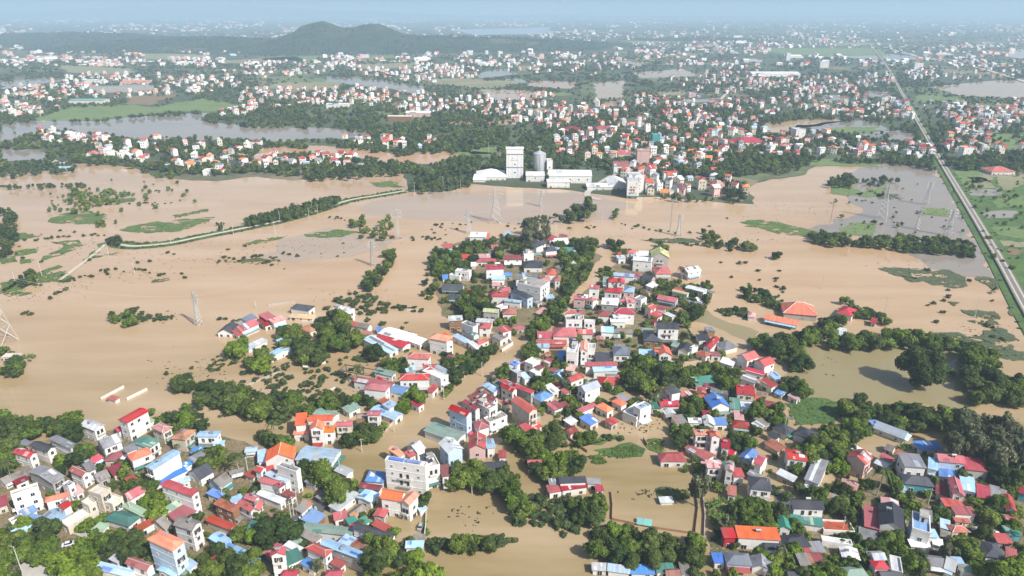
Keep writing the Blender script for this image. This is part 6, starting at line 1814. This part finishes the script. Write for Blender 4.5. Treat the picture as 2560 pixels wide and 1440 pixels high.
# weeds that stick up from the mats, levee and embankment; flotsam on the water
gr = Mass()
for P in FIELDP[:]:
    xs = [p[0] for p in P]; ys = [p[1] for p in P]
    if max(ys) < 440: continue
    area = (max(xs) - min(xs)) * (max(ys) - min(ys))
    for i in range(int(min(260, area / 12))):
        x, y = random.uniform(min(xs), max(xs)), random.uniform(min(ys), max(ys))
        if inpoly(P, x, y): X, Y, _ = at(x, y); r = random.uniform(.5, 1.5); gr.add(random.choice(FAR), X, Y, .1, r, tint('g'), random.uniform(0, 6), .5)
for txt, n, o_ in ((CW, 420, 8), (RW, 700, 11)):
    P = [Vector(at(*p)[:2]) for p in pts_px(txt)]
    L = [(P[i + 1] - P[i]).length for i in range(len(P) - 1)]
    for i in range(n):
        j = random.choices(range(len(L)), L)[0]
        if P[j].y > 1900: continue
        q = P[j].lerp(P[j + 1], random.random()); dn = (P[j + 1] - P[j]).normalized(); s = random.choice((-1, 1)) * random.uniform(o_ * .55, o_ * 1.05); gr.add(random.choice(LO['s']), q.x - dn.y * s, q.y + dn.x * s, .5, random.uniform(.8, 2.3), tint(random.choice('gsd')), random.uniform(0, 6), .8)
gr.build('reeds', 'weeds and low bushes on the mats, levee and embankment', 'reeds')
db = Mass()
for cx, cy, sx, sy, n in ((450, 650, 220, 20, 90), (150, 720, 90, 20, 50), (700, 620, 200, 20, 80), (1300, 545, 200, 20, 60), (1650, 590, 120, 20, 60), (1990, 520, 180, 30, 120), (430, 500, 200, 40, 120), (480, 930, 120, 40, 90), (620, 990, 140, 30, 90), (1600, 1060, 80, 30, 60), (1630, 1235, 70, 12, 60), (1180, 1290, 70, 30, 30), (2080, 900, 120, 60, 30), (1480, 1020, 90, 30, 60), (400, 790, 80, 20, 40), (900, 920, 120, 40, 40), (2450, 830, 90, 30, 60), (60, 740, 60, 15, 40), (250, 620, 200, 40, 160), (330, 690, 140, 20, 70), (820, 610, 120, 20, 60), (1880, 600, 120, 20, 60), (2250, 660, 150, 20, 50), (1500, 720, 40, 30, 20), (900, 740, 100, 20, 60)):
    for i in range(n):
        x, y = random.gauss(cx, sx * .5), random.gauss(cy, sy * .5); X, Y, _ = at(x, y)
        if clear_of(X, Y, .5): db.add(random.choice(FAR), X, Y, .02, random.uniform(.25, 1.1), random.choice(((.09, .065, .035), (.06, .06, .035), (.12, .1, .07), (.06, .075, .03))), random.uniform(0, 6), .25)
db.build('flotsam', 'scattered brown debris drifting on the flood water', 'debris')
name_all()

# ------------------------------------------------------------------ haze: one even box of air, the sky outside it
mb = MB(); mb.box(-60000, 60000, -300, 65000, -3, 400, 'debris'); hz = mb.build('haze'); tag(hz, 'pale blue haze filling the air towards the horizon', 'haze', None, 'stuff')
m = bpy.data.materials.new('haze_air'); m.use_nodes = True; nt = m.node_tree; nt.nodes.remove(nt.nodes['Principled BSDF'])
pv = nt.nodes.new('ShaderNodeVolumePrincipled'); pv.inputs['Color'].default_value = (.56, .78, 1, 1); pv.inputs['Density'].default_value = HAZE; pv.inputs['Anisotropy'].default_value = 0
nt.links.new(pv.outputs[0], nt.nodes['Material Output'].inputs['Volume']); hz.data.materials.clear(); hz.data.materials.append(m)
